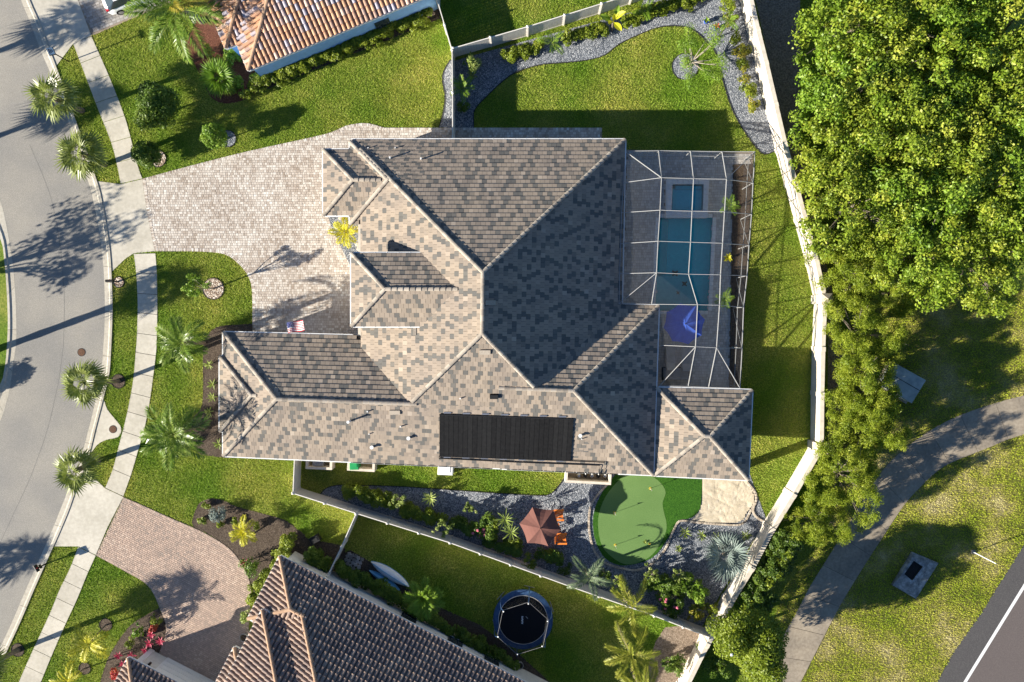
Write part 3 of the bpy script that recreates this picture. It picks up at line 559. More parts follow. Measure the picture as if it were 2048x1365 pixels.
def make_roof(house, vols, style, mt, mcap, seed=1, wall_m=None, keep=300, focus=(0, 0), hidefar=None, gutter=True, inset=.5):
    rg = random.Random(seed); rt = math.sqrt
    deck = MB(); tiles = []; caps = []; fas = []
    for v in vols:
        for k in range(len(v.pl)):
            reg = v.region(k)
            if len(reg) < 3: continue
            i, a, e, nn, L = v.pl[k]; pz = lambda x, y: v.ze + v.pitch * ((x - a.x) * nn.x + (y - a.y) * nn.y)
            V = [(x, y, pz(x, y)) for x, y in reg]; deck.add(V, [list(range(len(V)))])
            cs = 1 / rt(1 + v.pitch ** 2); R = [((x - a.x) * e.x + (y - a.y) * e.y, (x - a.x) * nn.x + (y - a.y) * nn.y) for x, y in reg]
            wd, ex = (.33, .335) if style == 'flat' else (.34, .46); dx = ex * cs
            amin, amax = min(q[0] for q in R), max(q[0] for q in R); dmin, dmax = min(q[1] for q in R), max(q[1] for q in R)
            kk = int(math.floor(dmin / dx))
            def w3(u, d, h):
                x = a.x + e.x * u + nn.x * d; y = a.y + e.y * u + nn.y * d; return (x - nn.x * v.pitch * cs * h, y - nn.y * v.pitch * cs * h, v.ze + v.pitch * d + cs * h)
            while kk * dx < dmax:
                nd = rg.randint(0, 3); d0 = kk * dx; off = (kk % 2) * wd / 2 if style == 'flat' else 0; j = int(math.floor((amin - off) / wd))
                while j * wd + off < amax:
                    u0 = j * wd + off; j += 1
                    if style == 'flat':
                        q = [(u0 + .007, d0), (u0 + wd - .007, d0), (u0 + wd - .007, d0 + dx), (u0 + .007, d0 + dx)]
                        n = len(R)
                        for t in range(n):
                            p1, p2 = R[t], R[(t + 1) % n]; ax, ay = -(p2[1] - p1[1]), (p2[0] - p1[0]); q = clip(q, ax, ay, -(ax * p1[0] + ay * p1[1]))
                            if len(q) < 3: break
                        if len(q) < 3 or abs(area(q)) < .004: continue
                        th = .043 + rg.uniform(-.004, .004); hs = [th * (1 - (d - d0) / dx) + .012 for u, d in q]; top = [w3(u, d, h) for (u, d), h in zip(q, hs)]
                        if all(buried(vols, v, x, y, z) for x, y, z in top): continue
                        bot = [w3(u, d, -.01) for u, d in q]; m = len(q); F = [list(range(m))] + [[t, t + m, (t + 1) % m + m, (t + 1) % m] for t in range(m)]
                        g = rg.random(); nd -= 1
                        if nd < 0: tn = rg.uniform(.08, .27); nd = rg.choice((0, 1, 2, 3, 3, 4, 4, 5))
                        else: tn = rg.uniform(.34, .5) if g < .16 else (rg.uniform(.52, .74) if g < .94 else rg.uniform(.76, .95))
                        full = abs(area(q)) > .9 * wd * dx; tiles.append((full, top + bot, F, tn))
                    else:
                        uc, dc = u0 + wd / 2, d0 + dx / 2; ok = True; n = len(R)
                        for t in range(n):
                            p1, p2 = R[t], R[(t + 1) % n]; ll = math.hypot(p2[0] - p1[0], p2[1] - p1[1])
                            if ll > 1e-6 and ((-(p2[1] - p1[1])) * (uc - p1[0]) + (p2[0] - p1[0]) * (dc - p1[1])) / ll < -.02: ok = False; break
                        if not ok: continue
                        c = w3(uc, dc, .05)
                        if buried(vols, v, *c): continue
                        if hidefar and not hidefar(c): continue
                        r0, r1 = .148, .112; V = []; ns = 5
                        for (d, r, l) in ((d0 - .03, r0, .045), (d0 + dx, r1, .0)):
                            for s_ in range(ns + 1): an = math.pi * s_ / ns; V.append(w3(uc - math.cos(an) * r, d, math.sin(an) * r * .95 + l))
                        m = ns + 1; F = [[s_, s_ + m, s_ + m + 1, s_ + 1] for s_ in range(ns)] + [list(range(m))]
                        # flat pan between the barrels
                        k0 = len(V); V += [w3(u0 - .02, d0 - .02, .02), w3(u0 + wd + .02, d0 - .02, .02), w3(u0 + wd + .02, d0 + dx, .004), w3(u0 - .02, d0 + dx, .004)]; F.append([k0, k0 + 1, k0 + 2, k0 + 3])
                        tiles.append((True, V, F, min(1, max(0, rg.gauss(.55, .27)))))
                kk += 1
            # hips and ridges
            for t in range(len(reg)):
                p, q = Vector(reg[t]), Vector(reg[(t + 1) % len(reg)])
                if (q - p).length < .25: continue
                for k2 in range(k + 1, len(v.pl)):
                    i2, a2, e2, n2, L2 = v.pl[k2]; f2 = lambda P_: v.ze + v.pitch * ((P_.x - a2.x) * n2.x + (P_.y - a2.y) * n2.y)
                    if abs(f2(p) - pz(p.x, p.y)) < .01 and abs(f2(q) - pz(q.x, q.y)) < .01:
                        A = Vector((p.x, p.y, pz(p.x, p.y))); B_ = Vector((q.x, q.y, pz(q.x, q.y)))
                        if A.z > B_.z: A, B_ = B_, A
                        ln = (B_ - A).length; n = max(1, int(round(ln / .40)))
                        for c in range(n): caps.append((v, A.lerp(B_, c / n), A.lerp(B_, (c + 1) / n)))
            # gutter runs along the eave
            n = max(1, int(L / .35)); run = None; cutp = v.cut.get(i)
            for c in range(n + 1):
                ok = False
                if c < n:
                    pt = a + e * (L * (c + .5) / n); ok = not buried(vols, v, pt.x, pt.y, v.ze, .12) and not any(ca * pt.x + cb * pt.y + cc < 0 for ca, cb, cc in (cutp or ()))
                if ok and run is None: run = c
                if not ok and run is not None: fas.append((a + e * (L * run / n), a + e * (L * c / n), nn, v.ze)); run = None
    rf = deck.w('roof', M['deck'], house)
    fr = [t for t in tiles if t[0]]; fr.sort(key=lambda t: (t[1][0][0] - focus[0]) ** 2 + (t[1][0][1] - focus[1]) ** 2); ind = set(id(t) for t in fr[:keep]); mb = MB()
    for t in tiles:
        if id(t) in ind: wobj('roof_tile', t[1], t[2], mt, rf, [t[3]] * len(t[2]))
        else: mb.add(t[1], t[2], t[3])
    if mb.V: mb.w('roof_tiles', mt, rf, 'stuff')
    barrel = style != 'flat'; cm = [cap_mesh(x, mcap, .28 if not barrel else .30, .42, barrel) for x in (.05, .3, .55, .8, 1)]
    o0 = WL[rf.name]; nc = 0; extra = MB()
    for v, A, B_ in caps:
        mid = (A + B_) / 2
        if buried(vols, v, mid.x, mid.y, mid.z, .03) : continue
        if hidefar and not hidefar(mid) or mid.x > getattr(v, 'capx', 999): continue
        if v.cut and any(ca * mid.x + cb * mid.y + cc < -.2 for cs_ in v.cut.values() for ca, cb, cc in cs_): continue
        d = (B_ - A).normalized(); y = Vector((0, 0, 1)).cross(d).normalized(); zz = d.cross(y)
        Mx = Matrix(((d.x, y.x, zz.x, A.x - o0.x + zz.x * .03), (d.y, y.y, zz.y, A.y - o0.y + zz.y * .03), (d.z, y.z, zz.z, A.z - o0.z + zz.z * .03), (0, 0, 0, 1)))
        nc += 1
        if nc <= 299: obj('ridge_cap', rg.choice(cm), rf, mat4=Mx)
        else:
            me = rg.choice(cm); extra.add([Mx @ q.co + o0 for q in me.vertices], [list(p.vertices) for p in me.polygons], me.attributes['tone'].data[0].value)
    if extra.V: extra.w('ridge_caps', mcap, rf, 'stuff')
    for A, B_, nn, z in fas:
        mb = MB(); off = nn * -.045; mb.bar((A.x + off.x, A.y + off.y, z - .06), (B_.x + off.x, B_.y + off.y, z - .06), .11, .15)
        g = mb.w('gutter', M['white'], house)
        if gutter:
            L = (B_ - A).length; n = int(L / .75)
            for c in range(1, n):
                p = A + (B_ - A) * (c / n); mb2 = MB(); mb2.box((p.x - nn.x * .03, p.y - nn.y * .03, z + .02), (.05, .05, .03)) if n < 60 else None
                mb2.w('bracket', M['white'], g)
    for v in vols:
        if not v.walls: continue
        q = [(p.x, p.y) for p in v.p]; n = len(v.p)
        for i in range(n):
            a, b = v.p[i], v.p[(i + 1) % n]; e = (b - a).normalized(); q = clip(q, -e.y, e.x, -(-e.y * a.x + e.x * a.y) - inset)
        if len(q) > 2: MB().prism(q, v.zb, v.ze - .02).w('wall', wall_m, house)
    return rf
mh = thing('main_house', 'large house with blended tan and charcoal flat tile hip roof', 'house', tuple(P3(970, 620)))
def q4(pts, z): return PL(pts, z)
xa = P(722, 560, 3.3).x
vmain = Vol(q4([(702, 280), (702, 945), (1243, 945), (1250, 280)], 3.0), 3.0, skip=(1,), cut={0: [(1, 0, -xa)]}, walls=True)
yS1, yS2 = P(447, 912, 3).y, P(1305, 951, 3).y
vsouth = Vol(q4([(447, 665), (447, 912), (1306, 950), (1310, 672)], 3.0), 3.0, skip=(2,), walls=False)
# south slope runs as one plane from the eave to the main ridge
Sa, Sb = P(447, 912, 3), P(1306, 950, 3)
vmain = Vol([P(702, 280, 3), P(702, 923, 3), P(1236, 947, 3), P(1250, 280, 3)], 3.0, cut={0: [(1, 0, -xa)]}, walls=True)
vgar = Vol(q4([(447, 665), (447, 912), (985, 936), (985, 679)], 3.0), 3.0, skip=(2,))
veast = Vol(q4([(1000, 602), (1000, 937), (1306, 950), (1317, 612)], 3.0), 3.0, skip=(0,))
vbay = Vol(q4([(440, 713), (440, 863), (600, 863), (600, 713)], 3.03), 3.03, skip=(2,), walls=False)
vnw = Vol(q4([(700, 284), (700, 449), (850, 449), (850, 284)], 3.05), 3.05, skip=(2,), walls=False)
vfr = Vol(q4([(647, 300), (647, 431), (790, 431), (790, 300)], 3.1), 3.1, skip=(2,))
vtur = Vol(q4([(703, 507), (703, 653), (930, 653), (930, 507)], 5.4), 5.4, skip=(2,))
vlan = Vol(q4([(1313, 776), (1308, 951), (1496, 960), (1504, 781)], 2.95), 2.95, walls=False)
vgar.capx = P(828, 803, 5).x
VM = [vlan, vgar, veast, vmain, vbay, vnw, vfr, vtur]
rfm = make_roof(mh, VM, 'flat', M['tile'], M['cap'], 3, M['stucco'], focus=tuple(P(900, 620, 5)))
for px, py in ((1330, 790), (1488, 795), (1325, 938), (1480, 946)):
    c = P(px, py, 1.5); MB().box((c.x, c.y, 1.42), (.45, .45, 2.84)).w('column', M['stucco'], mh)
# garage doors facing the driveway, entry doors, windows
gy = P(600, 668, 3).y - .5
for x0, x1 in ((-17.6, -14.4), (-13.8, -11.2)):
    gd = MB().box(((x0 + x1) / 2, gy + .0, 1.15), (x1 - x0, .08, 2.3)).w('garage_door', M['white'], mh)
    for k in range(4): MB().box(((x0 + x1) / 2, gy + .05, .3 + k * .55), (x1 - x0 - .1, .03, .48)).w('panel', M['white'], gd)
for x, y, wx, wy in ((P(647, 365, 3).x + .5, P(647, 365, 3).y, .06, 1.8), (P(447, 790, 3).x + .5, P(447, 788, 3).y, .06, 1.8)):
    wn = MB().box((x, y, 1.6), (wx, wy, 1.4)).w('window', M['glass'], mh); MB().box((x - .02, y, .86), (.14, wy + .2, .08)).w('sill', M['white'], wn); MB().box((x - .02, y, 2.34), (.12, wy + .2, .08)).w('frame', M['white'], wn)
ed = (Sb - Sa).normalized(); en = Vector((-ed.y, ed.x))
for u, wd_ in ((2.2, 1.5), (11.6, 1.2), (15.5, 1.8), (21.0, 1.2)):
    p, q = Sa + ed * u + en * .47, Sa + ed * (u + wd_) + en * .47; wn = MB().bar((*p, 1.6), (*q, 1.6), .08, 1.2).w('window', M['glass'], mh); MB().bar((*(p - ed * .1), .96), (*(q + ed * .1), .96), .16, .08).w('sill', M['white'], wn); MB().bar((*(p - ed * .1), 2.24), (*(q + ed * .1), 2.24), .13, .08).w('frame', M['white'], wn)
# vents on the roof
def roofz(x, y, VL): return max([v.z(x, y) for v in VL if v.inside(x, y)] + [3.0])
def on_roof(px, py, VL, z=4.0):
    for _ in range(6): p = P(px, py, z); z = roofz(p.x, p.y, VL)
    return p.x, p.y, z
for px, py, h, r in ((781, 317, .35, .06), (843, 319, .38, .06), (737, 297, .18, .04), (791, 297, .18, .04), (701, 842, .75, .07), (736, 823, .28, .05), (739, 868, .2, .04), (745, 894, .28, .09), (802, 853, .3, .05), (818, 876, .28, .09), (921, 797, .25, .05), (1160, 871, .28, .09), (1163, 878, .25, .04)):
    x, y, z = on_roof(px, py, VM); MB().tube([(x, y, z - .05), (x, y, z + h)], r, 8).w('vent_pipe', M['cap'] if r > .08 else M['white'], mh)
    if r > .06:
        mb = MB(); mb.disc((x, y), r * 1.5, z + h, z + h + .05, 10); mb.w('vent_cap', M['white'], mh)
for px, py in ((790, 825), (970, 705), (981, 606), (830, 662)):
    x, y, z = on_roof(px, py, VM); a = math.atan(.455); MB().box((x, y, z + .10), (.72 if px != 830 else .2, .32 if px != 830 else .6, .07), Matrix.Rotation(a if py > 690 else 0, 3, 'X') if px < 950 or py > 690 else Matrix.Rotation(-a if px < 978 else a, 3, 'Y')).w('roof_vent', M['cap'], mh)
x, y, z = on_roof(988, 793, VM); MB().box((x, y, z + .1), (.55, .3, .22), Matrix.Rotation(math.atan(.455), 3, 'X')).w('roof_vent', M['black'], mh)
# pool heater mats
pa, pb, pc, pd = [Vector(on_roof(*q, [vgar, vmain, veast])) for q in ((879, 828), (1147, 837), (1141, 920), (879, 911))]
up = Vector((0, -.433, .901)); off = up * .10
sp = thing('solar_panel', 'black ribbed pool heating panel lying on the south roof slope', 'solar panel', tuple(pa))
n = 28
for k in range(n):
    a, b = pa.lerp(pb, (k + .03) / n), pa.lerp(pb, (k + .97) / n); c, d = pd.lerp(pc, (k + .97) / n), pd.lerp(pc, (k + .03) / n); j = random.uniform(-.006, .006)
    V = [p + off + up * (.03 + j) for p in (a, b, c, d)] + [p + off for p in (a, b, c, d)]; wobj('panel_strip', V, [[3, 2, 1, 0], [0, 1, 5, 4], [1, 2, 6, 5], [2, 3, 7, 6], [3, 0, 4, 7]], M['solar'], sp, [random.random()] * 5)
for a, b in ((pa, pb), (pd, pc)): MB().tube([a + off, b + off], .05, 7).w('header_pipe', M['black'], sp)
for k in range(7):
    for a, b in ((pa, pb), (pd, pc)):
        f = (k + .42) / 7; sgn = 1 if a is pa else -1; q0 = a.lerp(b, f) + Vector((-.25, .10 * sgn, .10 + .04 * sgn)); q1 = a.lerp(b, f) + Vector((.25, .10 * sgn, .10 + .04 * sgn)); MB().bar(q0, q1, .10, .04).w('clamp', M['metal'], sp)
def rp3(px, py): return Vector(on_roof(px, py, [vgar, vmain, veast])) + up * .12
pl_ = [rp3(879, 911), rp3(878, 915), rp3(1040, 923), rp3(1200, 929), rp3(1198, 946)]; MB().tube(pl_, .04, 6).w('return_pipe', M['black'], sp)
pl_ = [rp3(1141, 920), rp3(1209, 923), rp3(1207, 946)]; MB().tube(pl_, .04, 6).w('supply_pipe', M['black'], sp)
# --- bottom neighbour with brown barrel tiles
nh = thing('neighbour_house', 'stucco house with brown barrel tile roof beside the curved driveway', 'house', tuple(P3(700, 1330)))
UX = Vector((.889, -.457)); VX = Vector((-.457, -.889))       # along its long eave, and away from it
def corner(px, py, z, lu, lv): a = P(px, py, z); return [a, a + VX * lv, a + VX * lv + UX * lu, a + UX * lu]
v1 = Vol(corner(560, 1113, 2.9, 24, 17), 2.9); v2 = Vol(corner(525, 1220, 3.9, 9, 12), 3.9, skip=(2,)); v3 = Vol(corner(469, 1295, 3.3, 8, 9), 3.3, skip=(2,)); v4 = Vol(corner(257, 1316, 2.9, 8.2, 9), 2.9)
yb = P(1024, 1480).y
# front step: the first bay ends where the second begins
a = P(560, 1113, 3.15); a2 = a + UX * .9 + VX * 4.4
v1 = Vol([a2 - VX * 4.4, a2 + VX * 14, a2 + VX * 14 + UX * 22, a2 - VX * 4.4 + UX * 22], 3.15, .45); v1b = Vol([a, a + VX * 4.5, a + VX * 4.5 + UX * 9, a + UX * 9], 2.9, skip=(2,))
v1b = Vol([a, a + VX * 5, a + VX * 5 + UX * 3.55, a + UX * 3.55], 3.155, .45, skip=(2,))
NB = [v1b, v1, v2, v3, v4]
make_roof(nh, NB, 'barrel', M['barrel'], M['bcap'], 5, M['stucco2'], focus=tuple(P(700, 1250, 4)), hidefar=lambda c: c[1] > yb, gutter=False, inset=.4)
gw = P(297, 1305); 
def wallpt(u, z, o=.03): p = P(257, 1316, 2.9) + UX * (.4 + u) + VX * (.4 - o); return Vector((p.x, p.y, z))
def wallbox(name, u0, u1, z0, z1, th, m, par):
    p, q = wallpt(u0, (z0 + z1) / 2, th / 2), wallpt(u1, (z0 + z1) / 2, th / 2); return MB().bar(p, q, th, z1 - z0).w(name, m, par)
gd = wallbox('garage_door', 1.5, 6.6, .06, 2.3, .08, M['white'], nh)
for k in range(4): wallbox('panel', 1.6, 6.5, .12 + k * .55, .60 + k * .55, .11, M['white'], gd)
wallbox('pilaster', .02, .4, .06, 2.7, .08, M['white'], nh); lt = wallbox('wall_lantern', .85, 1.0, 1.7, 2.05, .16, M['black'], nh)
for u0, u1 in ((9.6, 10.8), (13.4, 14.6), (16.4, 17.6)):
    p = P(560, 1113, 3.15) + UX * u0 + VX * .37; q = P(560, 1113, 3.15) + UX * u1 + VX * .37; wn = MB().bar((*p, 1.5), (*q, 1.5), .08, 1.1).w('window', M['glass'], nh); MB().bar((*p, .92), (*q, .92), .14, .08).w('sill', M['white'], wn)
# --- top neighbour with terracotta barrel tiles
th_ = thing('neighbour_house', 'white walled house, blue shade in its wall colour, with terracotta barrel tile roof', 'house', tuple(P3(650, 20)))
UT = Vector((.927, .375)); VT = Vector((-.375, .927))
a = P(497, 141, 3.3); t1 = Vol([a, a + UT * 14.2, a + UT * 14.2 + VT * 14, a + VT * 14], 3.3, .4, skip=()); a = P(452, 97, 3.3); t2 = Vol([a, a + UT * 6, a + UT * 6 + VT * 8, a + VT * 8], 3.3, .4, skip=(1,))
yt = P(1024, -90).y
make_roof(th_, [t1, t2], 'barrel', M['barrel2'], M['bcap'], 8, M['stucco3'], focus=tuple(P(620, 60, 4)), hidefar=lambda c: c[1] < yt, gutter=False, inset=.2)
p = P(497, 141, 3.3) + UT * 9.3 + VT * .17; q = p + UT * 1.1; wn = MB().bar((*p, 1.5), (*q, 1.5), .08, 1.0).w('window', M['glass'], th_); MB().bar((*p, .95), (*q, .95), .14, .08).w('sill', M['white'], wn)
for hs in (VM, NB, [t1, t2]):
    for v in hs: EX.append([(p.x, p.y) for p in v.p])
# ================================================================== FENCES, WALL, POOL CAGE
def fence(path, label, m, h=1.83, span=2.44, post_m=None):
    pts = [P(x, y, h) for x, y in path]; a0 = pts[0]; t = thing('fence', label, 'fence', (a0.x, a0.y, 0)); posts = []
    for i in range(len(pts) - 1):
        a, b = pts[i], pts[i + 1]; n = max(1, round((b - a).length / span)); posts += [a.lerp(b, k / n) for k in range(n)]
    posts.append(pts[-1])
    for p in posts:
        po = MB().box((p.x, p.y, h / 2 + .04), (.13, .13, h + .1)).w('post', post_m or m, t); MB().box((p.x, p.y, h + .12), (.17, .17, .07), top=.4).w('post_cap', post_m or m, po)
    for a, b in zip(posts, posts[1:]):
        d = (b - a).normalized() * .07; a, b = a + d, b - d
        pn = MB(); n = max(2, int((b - a).length / .2))
        for k in range(n):
            p, q = a.lerp(b, (k + .02) / n), a.lerp(b, (k + .98) / n); pn.bar((*p, h / 2), (*q, h / 2), .03, h - .16)
        pn.w('panel', m, t, 'stuff')
        for z in (.1, h - .04): MB().bar((*a, z), (*b, z), .06, .13).w('rail', post_m or m, t)
fence([(874, -60), (874, 0), (904, 101), (905, 186), (905, 279)], 'tall white vinyl fence running from house corner past the narrow gravel strip', M['vinyl'])
fence([(906, 97), (1055, 54), (1203, 8), (1390, -52)], 'white vinyl fence along the north gravel bed', M['vinyl'])
fence([(589, 916), (586, 986)], 'short vinyl fence between house corner and south fence', M['vinyl'])
fence([(586, 987), (712, 1027), (900, 1086), (1142, 1174), (1308, 1232), (1424, 1277)], 'long vinyl fence between south gravel bed and trampoline yard', M['vinyl'])
fence([(712, 1028), (683, 1094), (655, 1152)], 'vinyl fence from the long south fence to the brown tiled house', M['vinyl'])
BW = [(1466, -50), (1479, 0), (1497, 81), (1513, 145), (1532, 226), (1550, 303), (1588, 443), (1611, 530), (1627, 600), (1623, 697), (1621, 785), (1620, 888), (1567, 979), (1526, 1045), (1487, 1120), (1444, 1190), (1400, 1268), (1352, 1365), (1318, 1440)]
bw = thing('boundary_wall', 'long cream stucco boundary wall with stone coping beside the woods', 'wall', tuple(P3(1625, 700)))
bp_ = [P(x, y) for x, y in BW]; hW = 2.0
nrm = []
for i in range(len(bp_)):
    d = (bp_[min(i + 1, len(bp_) - 1)] - bp_[max(i - 1, 0)]).normalized(); nrm.append(Vector((-d.y, d.x)))
bp_ = [p + n * .12 for p, n in zip(bp_, nrm)]
def rect(p, q, wd): d = (q - p).normalized(); n = Vector((-d.y, d.x)) * wd / 2; return [p - n, q - n, q + n, p + n]
for i in range(len(bp_) - 1):
    a, b = bp_[i], bp_[i + 1]; d = (b - a).normalized(); n = max(1, round((b - a).length / 3.4))
    for k in range(n):
        p, q = a.lerp(b, k / n), a.lerp(b, (k + 1) / n); step = random.uniform(-.03, .03)
        MB().prism(rect(p + d * .012, q - d * .012, .2), 0, hW - .08 + step).w('wall_panel', M['wall'], bw); MB().prism(rect(p + d * .02, q - d * .02, .30), hW - .078 + step, hW + step).w('coping', M['walltop'], bw)
        po = MB().prism(rect(p - d * .16, p + d * .16, .31), 0, hW + .06).w('pier', M['wall'], bw)
for px, py in ((1627, 600), (1620, 888)):
    c = P(px, py) + Vector((.12, 0)); z = hW + .18; po = MB().box((c.x, c.y, z / 2), (.62, .62, z)).w('pillar', M['wall'], bw); MB().box((c.x, c.y, z + .05), (.78, .78, .1)).w('cap_slab', M['walltop'], po)
    s = .39; wobj('cap', [(c.x - s, c.y - s, z + .1), (c.x + s, c.y - s, z + .1), (c.x + s, c.y + s, z + .1), (c.x - s, c.y + s, z + .1), (c.x, c.y, z + .38)], [[0, 1, 4], [1, 2, 4], [2, 3, 4], [3, 0, 4]], M['stone'], po, [.4] * 4)
# --- screened pool cage
cg = thing('pool_cage', 'white framed screen enclosure over the pool deck', 'enclosure', tuple(P3(1380, 560)))
zo, zi = 2.9, 4.1
def O(x, y, z=zo): return P3(x, y, z)
Nn = [O(1250, 303), O(1317, 302), O(1381, 303), O(1444, 304), O(1510, 304)]; W_ = [O(1247, 366, 3.1), O(1243, 426, 3.1), O(1241, 488, 3.1), O(1239, 548, 3.1), O(1238, 608, 3.1)]
E_ = [O(1506, 366), O(1503, 429), O(1498, 491), O(1494, 552), O(1487, 615), O(1484, 697), O(1480, 777)]
T1 = [O(1323, 356, zi), O(1387, 358, zi), O(1453, 359, zi)]; T2 = [O(1320, 421, zi), O(1384, 423, zi), O(1449, 424, zi)]; T3 = [O(1316, 483, zi), O(1381, 485, zi), O(1445, 487, zi)]; T4 = [O(1313, 546, zi), O(1377, 549, zi), O(1441, 550, zi)]
B1, B2 = O(1395, 610, zi), O(1439, 611, zi); C1, C2 = O(1391, 694, zi), O(1433, 696, zi); W5b = O(1303, 609, 3.2); HW1 = O(1318, 610, 3.1); HW2 = O(1322, 691, 3.1); S_ = [O(1319, 772), O(1376, 773), O(1417, 775), O(1477, 777)]
bars = [(Nn[i], Nn[i + 1]) for i in range(4)] + [(Nn[0], W_[0])] + [(W_[i], W_[i + 1]) for i in range(4)] + [(Nn[4], E_[0])] + [(E_[i], E_[i + 1]) for i in range(6)]
bars += [(Nn[0], T1[0]), (Nn[1], T1[0]), (Nn[2], T1[1]), (Nn[3], T1[2]), (Nn[4], T1[2]), (W_[0], T1[0]), (T1[0], T1[1]), (T1[1], T1[2]), (T1[2], E_[0])]
for a, b, wq, eq in ((T1, T2, W_[1], E_[1]), (T2, T3, W_[2], E_[2]), (T3, T4, W_[3], E_[3])): bars += [(a[0], b[0]), (a[1], b[1]), (a[2], b[2]), (wq, b[0]), (b[0], b[1]), (b[1], b[2]), (b[2], eq)]
bars += [(T4[0], W_[4]), (T4[0], W5b), (T4[1], B1), (T4[2], B2), (W_[4], W5b), (W5b, B1), (B1, B2), (B2, E_[4]), (B1, C1), (B2, C2), (HW2, C1), (C1, C2), (C2, E_[5]), (C1, S_[0]), (C1, S_[1]), (C2, S_[2]), (C2, E_[6]), (S_[0], S_[1]), (S_[1], S_[2]), (S_[2], E_[6])]
for a, b in bars: MB().bar(a, b, .032, .12).w('beam', M['cage'], cg)
screens = [[Nn[0], T1[0], W_[0]], [Nn[0], Nn[1], T1[0]], [Nn[1], Nn[2], T1[1], T1[0]], [Nn[2], Nn[3], T1[2], T1[1]], [Nn[3], Nn[4], T1[2]], [Nn[4], E_[0], T1[2]]]
for a, b, wa, wb, ea, eb in ((T1, T2, W_[0], W_[1], E_[0], E_[1]), (T2, T3, W_[1], W_[2], E_[1], E_[2]), (T3, T4, W_[2], W_[3], E_[2], E_[3])):
    screens += [[wa, a[0], b[0], wb], [a[0], a[1], b[1], b[0]], [a[1], a[2], b[2], b[1]], [a[2], ea, eb, b[2]]]
screens += [[W_[3], T4[0], W_[4]], [T4[0], W5b, W_[4]], [T4[0], T4[1], B1, W5b], [T4[1], T4[2], B2, B1], [T4[2], E_[3], E_[4], B2], [HW1, B1, C1, HW2], [B1, B2, C2, C1], [B2, E_[4], E_[5], C2], [HW2, C1, S_[0]], [C1, S_[1], S_[0]], [C1, C2, S_[2], S_[1]], [C2, E_[6], S_[2]], [C2, E_[5], E_[6]]]
lo = lambda p: Vector((p.x, p.y, .05))
for a, b in list(zip(Nn, Nn[1:])) + list(zip([Nn[4]] + E_, E_)):
    MB().bar(lo(b), b, .045, .045).w('post', M['cage'], cg); m1, m2 = a.lerp(lo(a), .55), b.lerp(lo(b), .55); MB().bar(m1, m2, .035, .035).w('rail', M['cage'], cg); screens.append([a, b, lo(b), lo(a)])
for i in (0, 2, 4, 5):
    a, b = ([Nn[4]] + E_)[i], E_[i]; MB().bar(lo(a), b, .03, .03).w('brace', M['cage'], cg)
for q in screens: wobj('screen', [v - Vector((0, 0, .01)) for v in q], [list(range(len(q)))], M['screen'], cg)
# ================================================================== PLANTS
def kites(Pc, N, ln, wd, tone, name, m, fold=.0):
    """one kite-shaped leaf per row: centre, normal, length, width"""
    n = len(Pc); r = rng.normal(size=(n, 3)); N = N / np.linalg.norm(N, axis=1, keepdims=True); U = np.cross(N, r); U /= np.linalg.norm(U, axis=1, keepdims=True) + 1e-9; Wv = np.cross(N, U)
    ln = np.broadcast_to(np.asarray(ln, float), (n,))[:, None]; wd = np.broadcast_to(np.asarray(wd, float), (n,))[:, None]
    V = np.empty((n, 4, 3)); V[:, 0] = Pc - U * ln / 2; V[:, 1] = Pc + Wv * wd / 2 - U * ln * .08; V[:, 2] = Pc + U * ln / 2 - N * ln * fold; V[:, 3] = Pc - Wv * wd / 2 - U * ln * .08
    F = np.arange(n * 4).reshape(n, 4); return mesh(name, V.reshape(-1, 3), F, m, np.clip(tone, 0, 1))
def cloud(centres, radii, per, ln, wd, m, name='crown', up=.45, flat_=.8, tvar=.16, shell=.55, rnd=.8):
    Ps, Ns, Ts = [], [], []
    for c, r in zip(centres, radii):
        n = max(4, int(per * r * r)); d = rng.normal(size=(n, 3)); d /= np.linalg.norm(d, axis=1, keepdims=True); d[:, 2] = np.where(d[:, 2] < -.35, -d[:, 2], d[:, 2])
        rr = r * (shell + (1.12 - shell) * rng.random((n, 1)) ** .6); p = np.array(c) + d * rr * np.array([1, 1, flat_]); Ps.append(p)
        Ns.append(d * .7 + np.array([0, 0, up]) + rng.normal(size=(n, 3)) * rnd * .6); Ts.append(np.clip(rng.normal(.5 + rng.normal(0, .18), tvar, n), 0, 1))
    P_ = np.concatenate(Ps); n = len(P_); return kites(P_, np.concatenate(Ns), ln * rng.uniform(.5, 1.45, n), wd * rng.uniform(.5, 1.45, n), np.concatenate(Ts), name, m, .1)
def clumps(n, R, Hh, zc, cr, seed, hollow=.45, asym=.18):
    g = np.random.default_rng(seed); out = []; rad_ = []; sx, sy = 1 + g.uniform(-asym, asym), 1 + g.uniform(-asym, asym); lob = g.uniform(0, 6.28, 3); amp = g.uniform(.08, .26, 3)*(asym > .05)
    while len(out) < n:
        d = g.normal(size=3); d /= np.linalg.norm(d)
        if d[2] < -.5: continue
        a = math.atan2(d[1], d[0]); k = (hollow + (1 - hollow) * g.random() ** .5) * (1 + sum(amp[i] * math.sin((i + 2) * a + lob[i]) for i in range(3)))
        out.append((d[0] * R * k * sx, d[1] * R * k * sy, zc + d[2] * Hh * k)); rad_.append(cr * g.uniform(.5, 1.35))
    return out, rad_
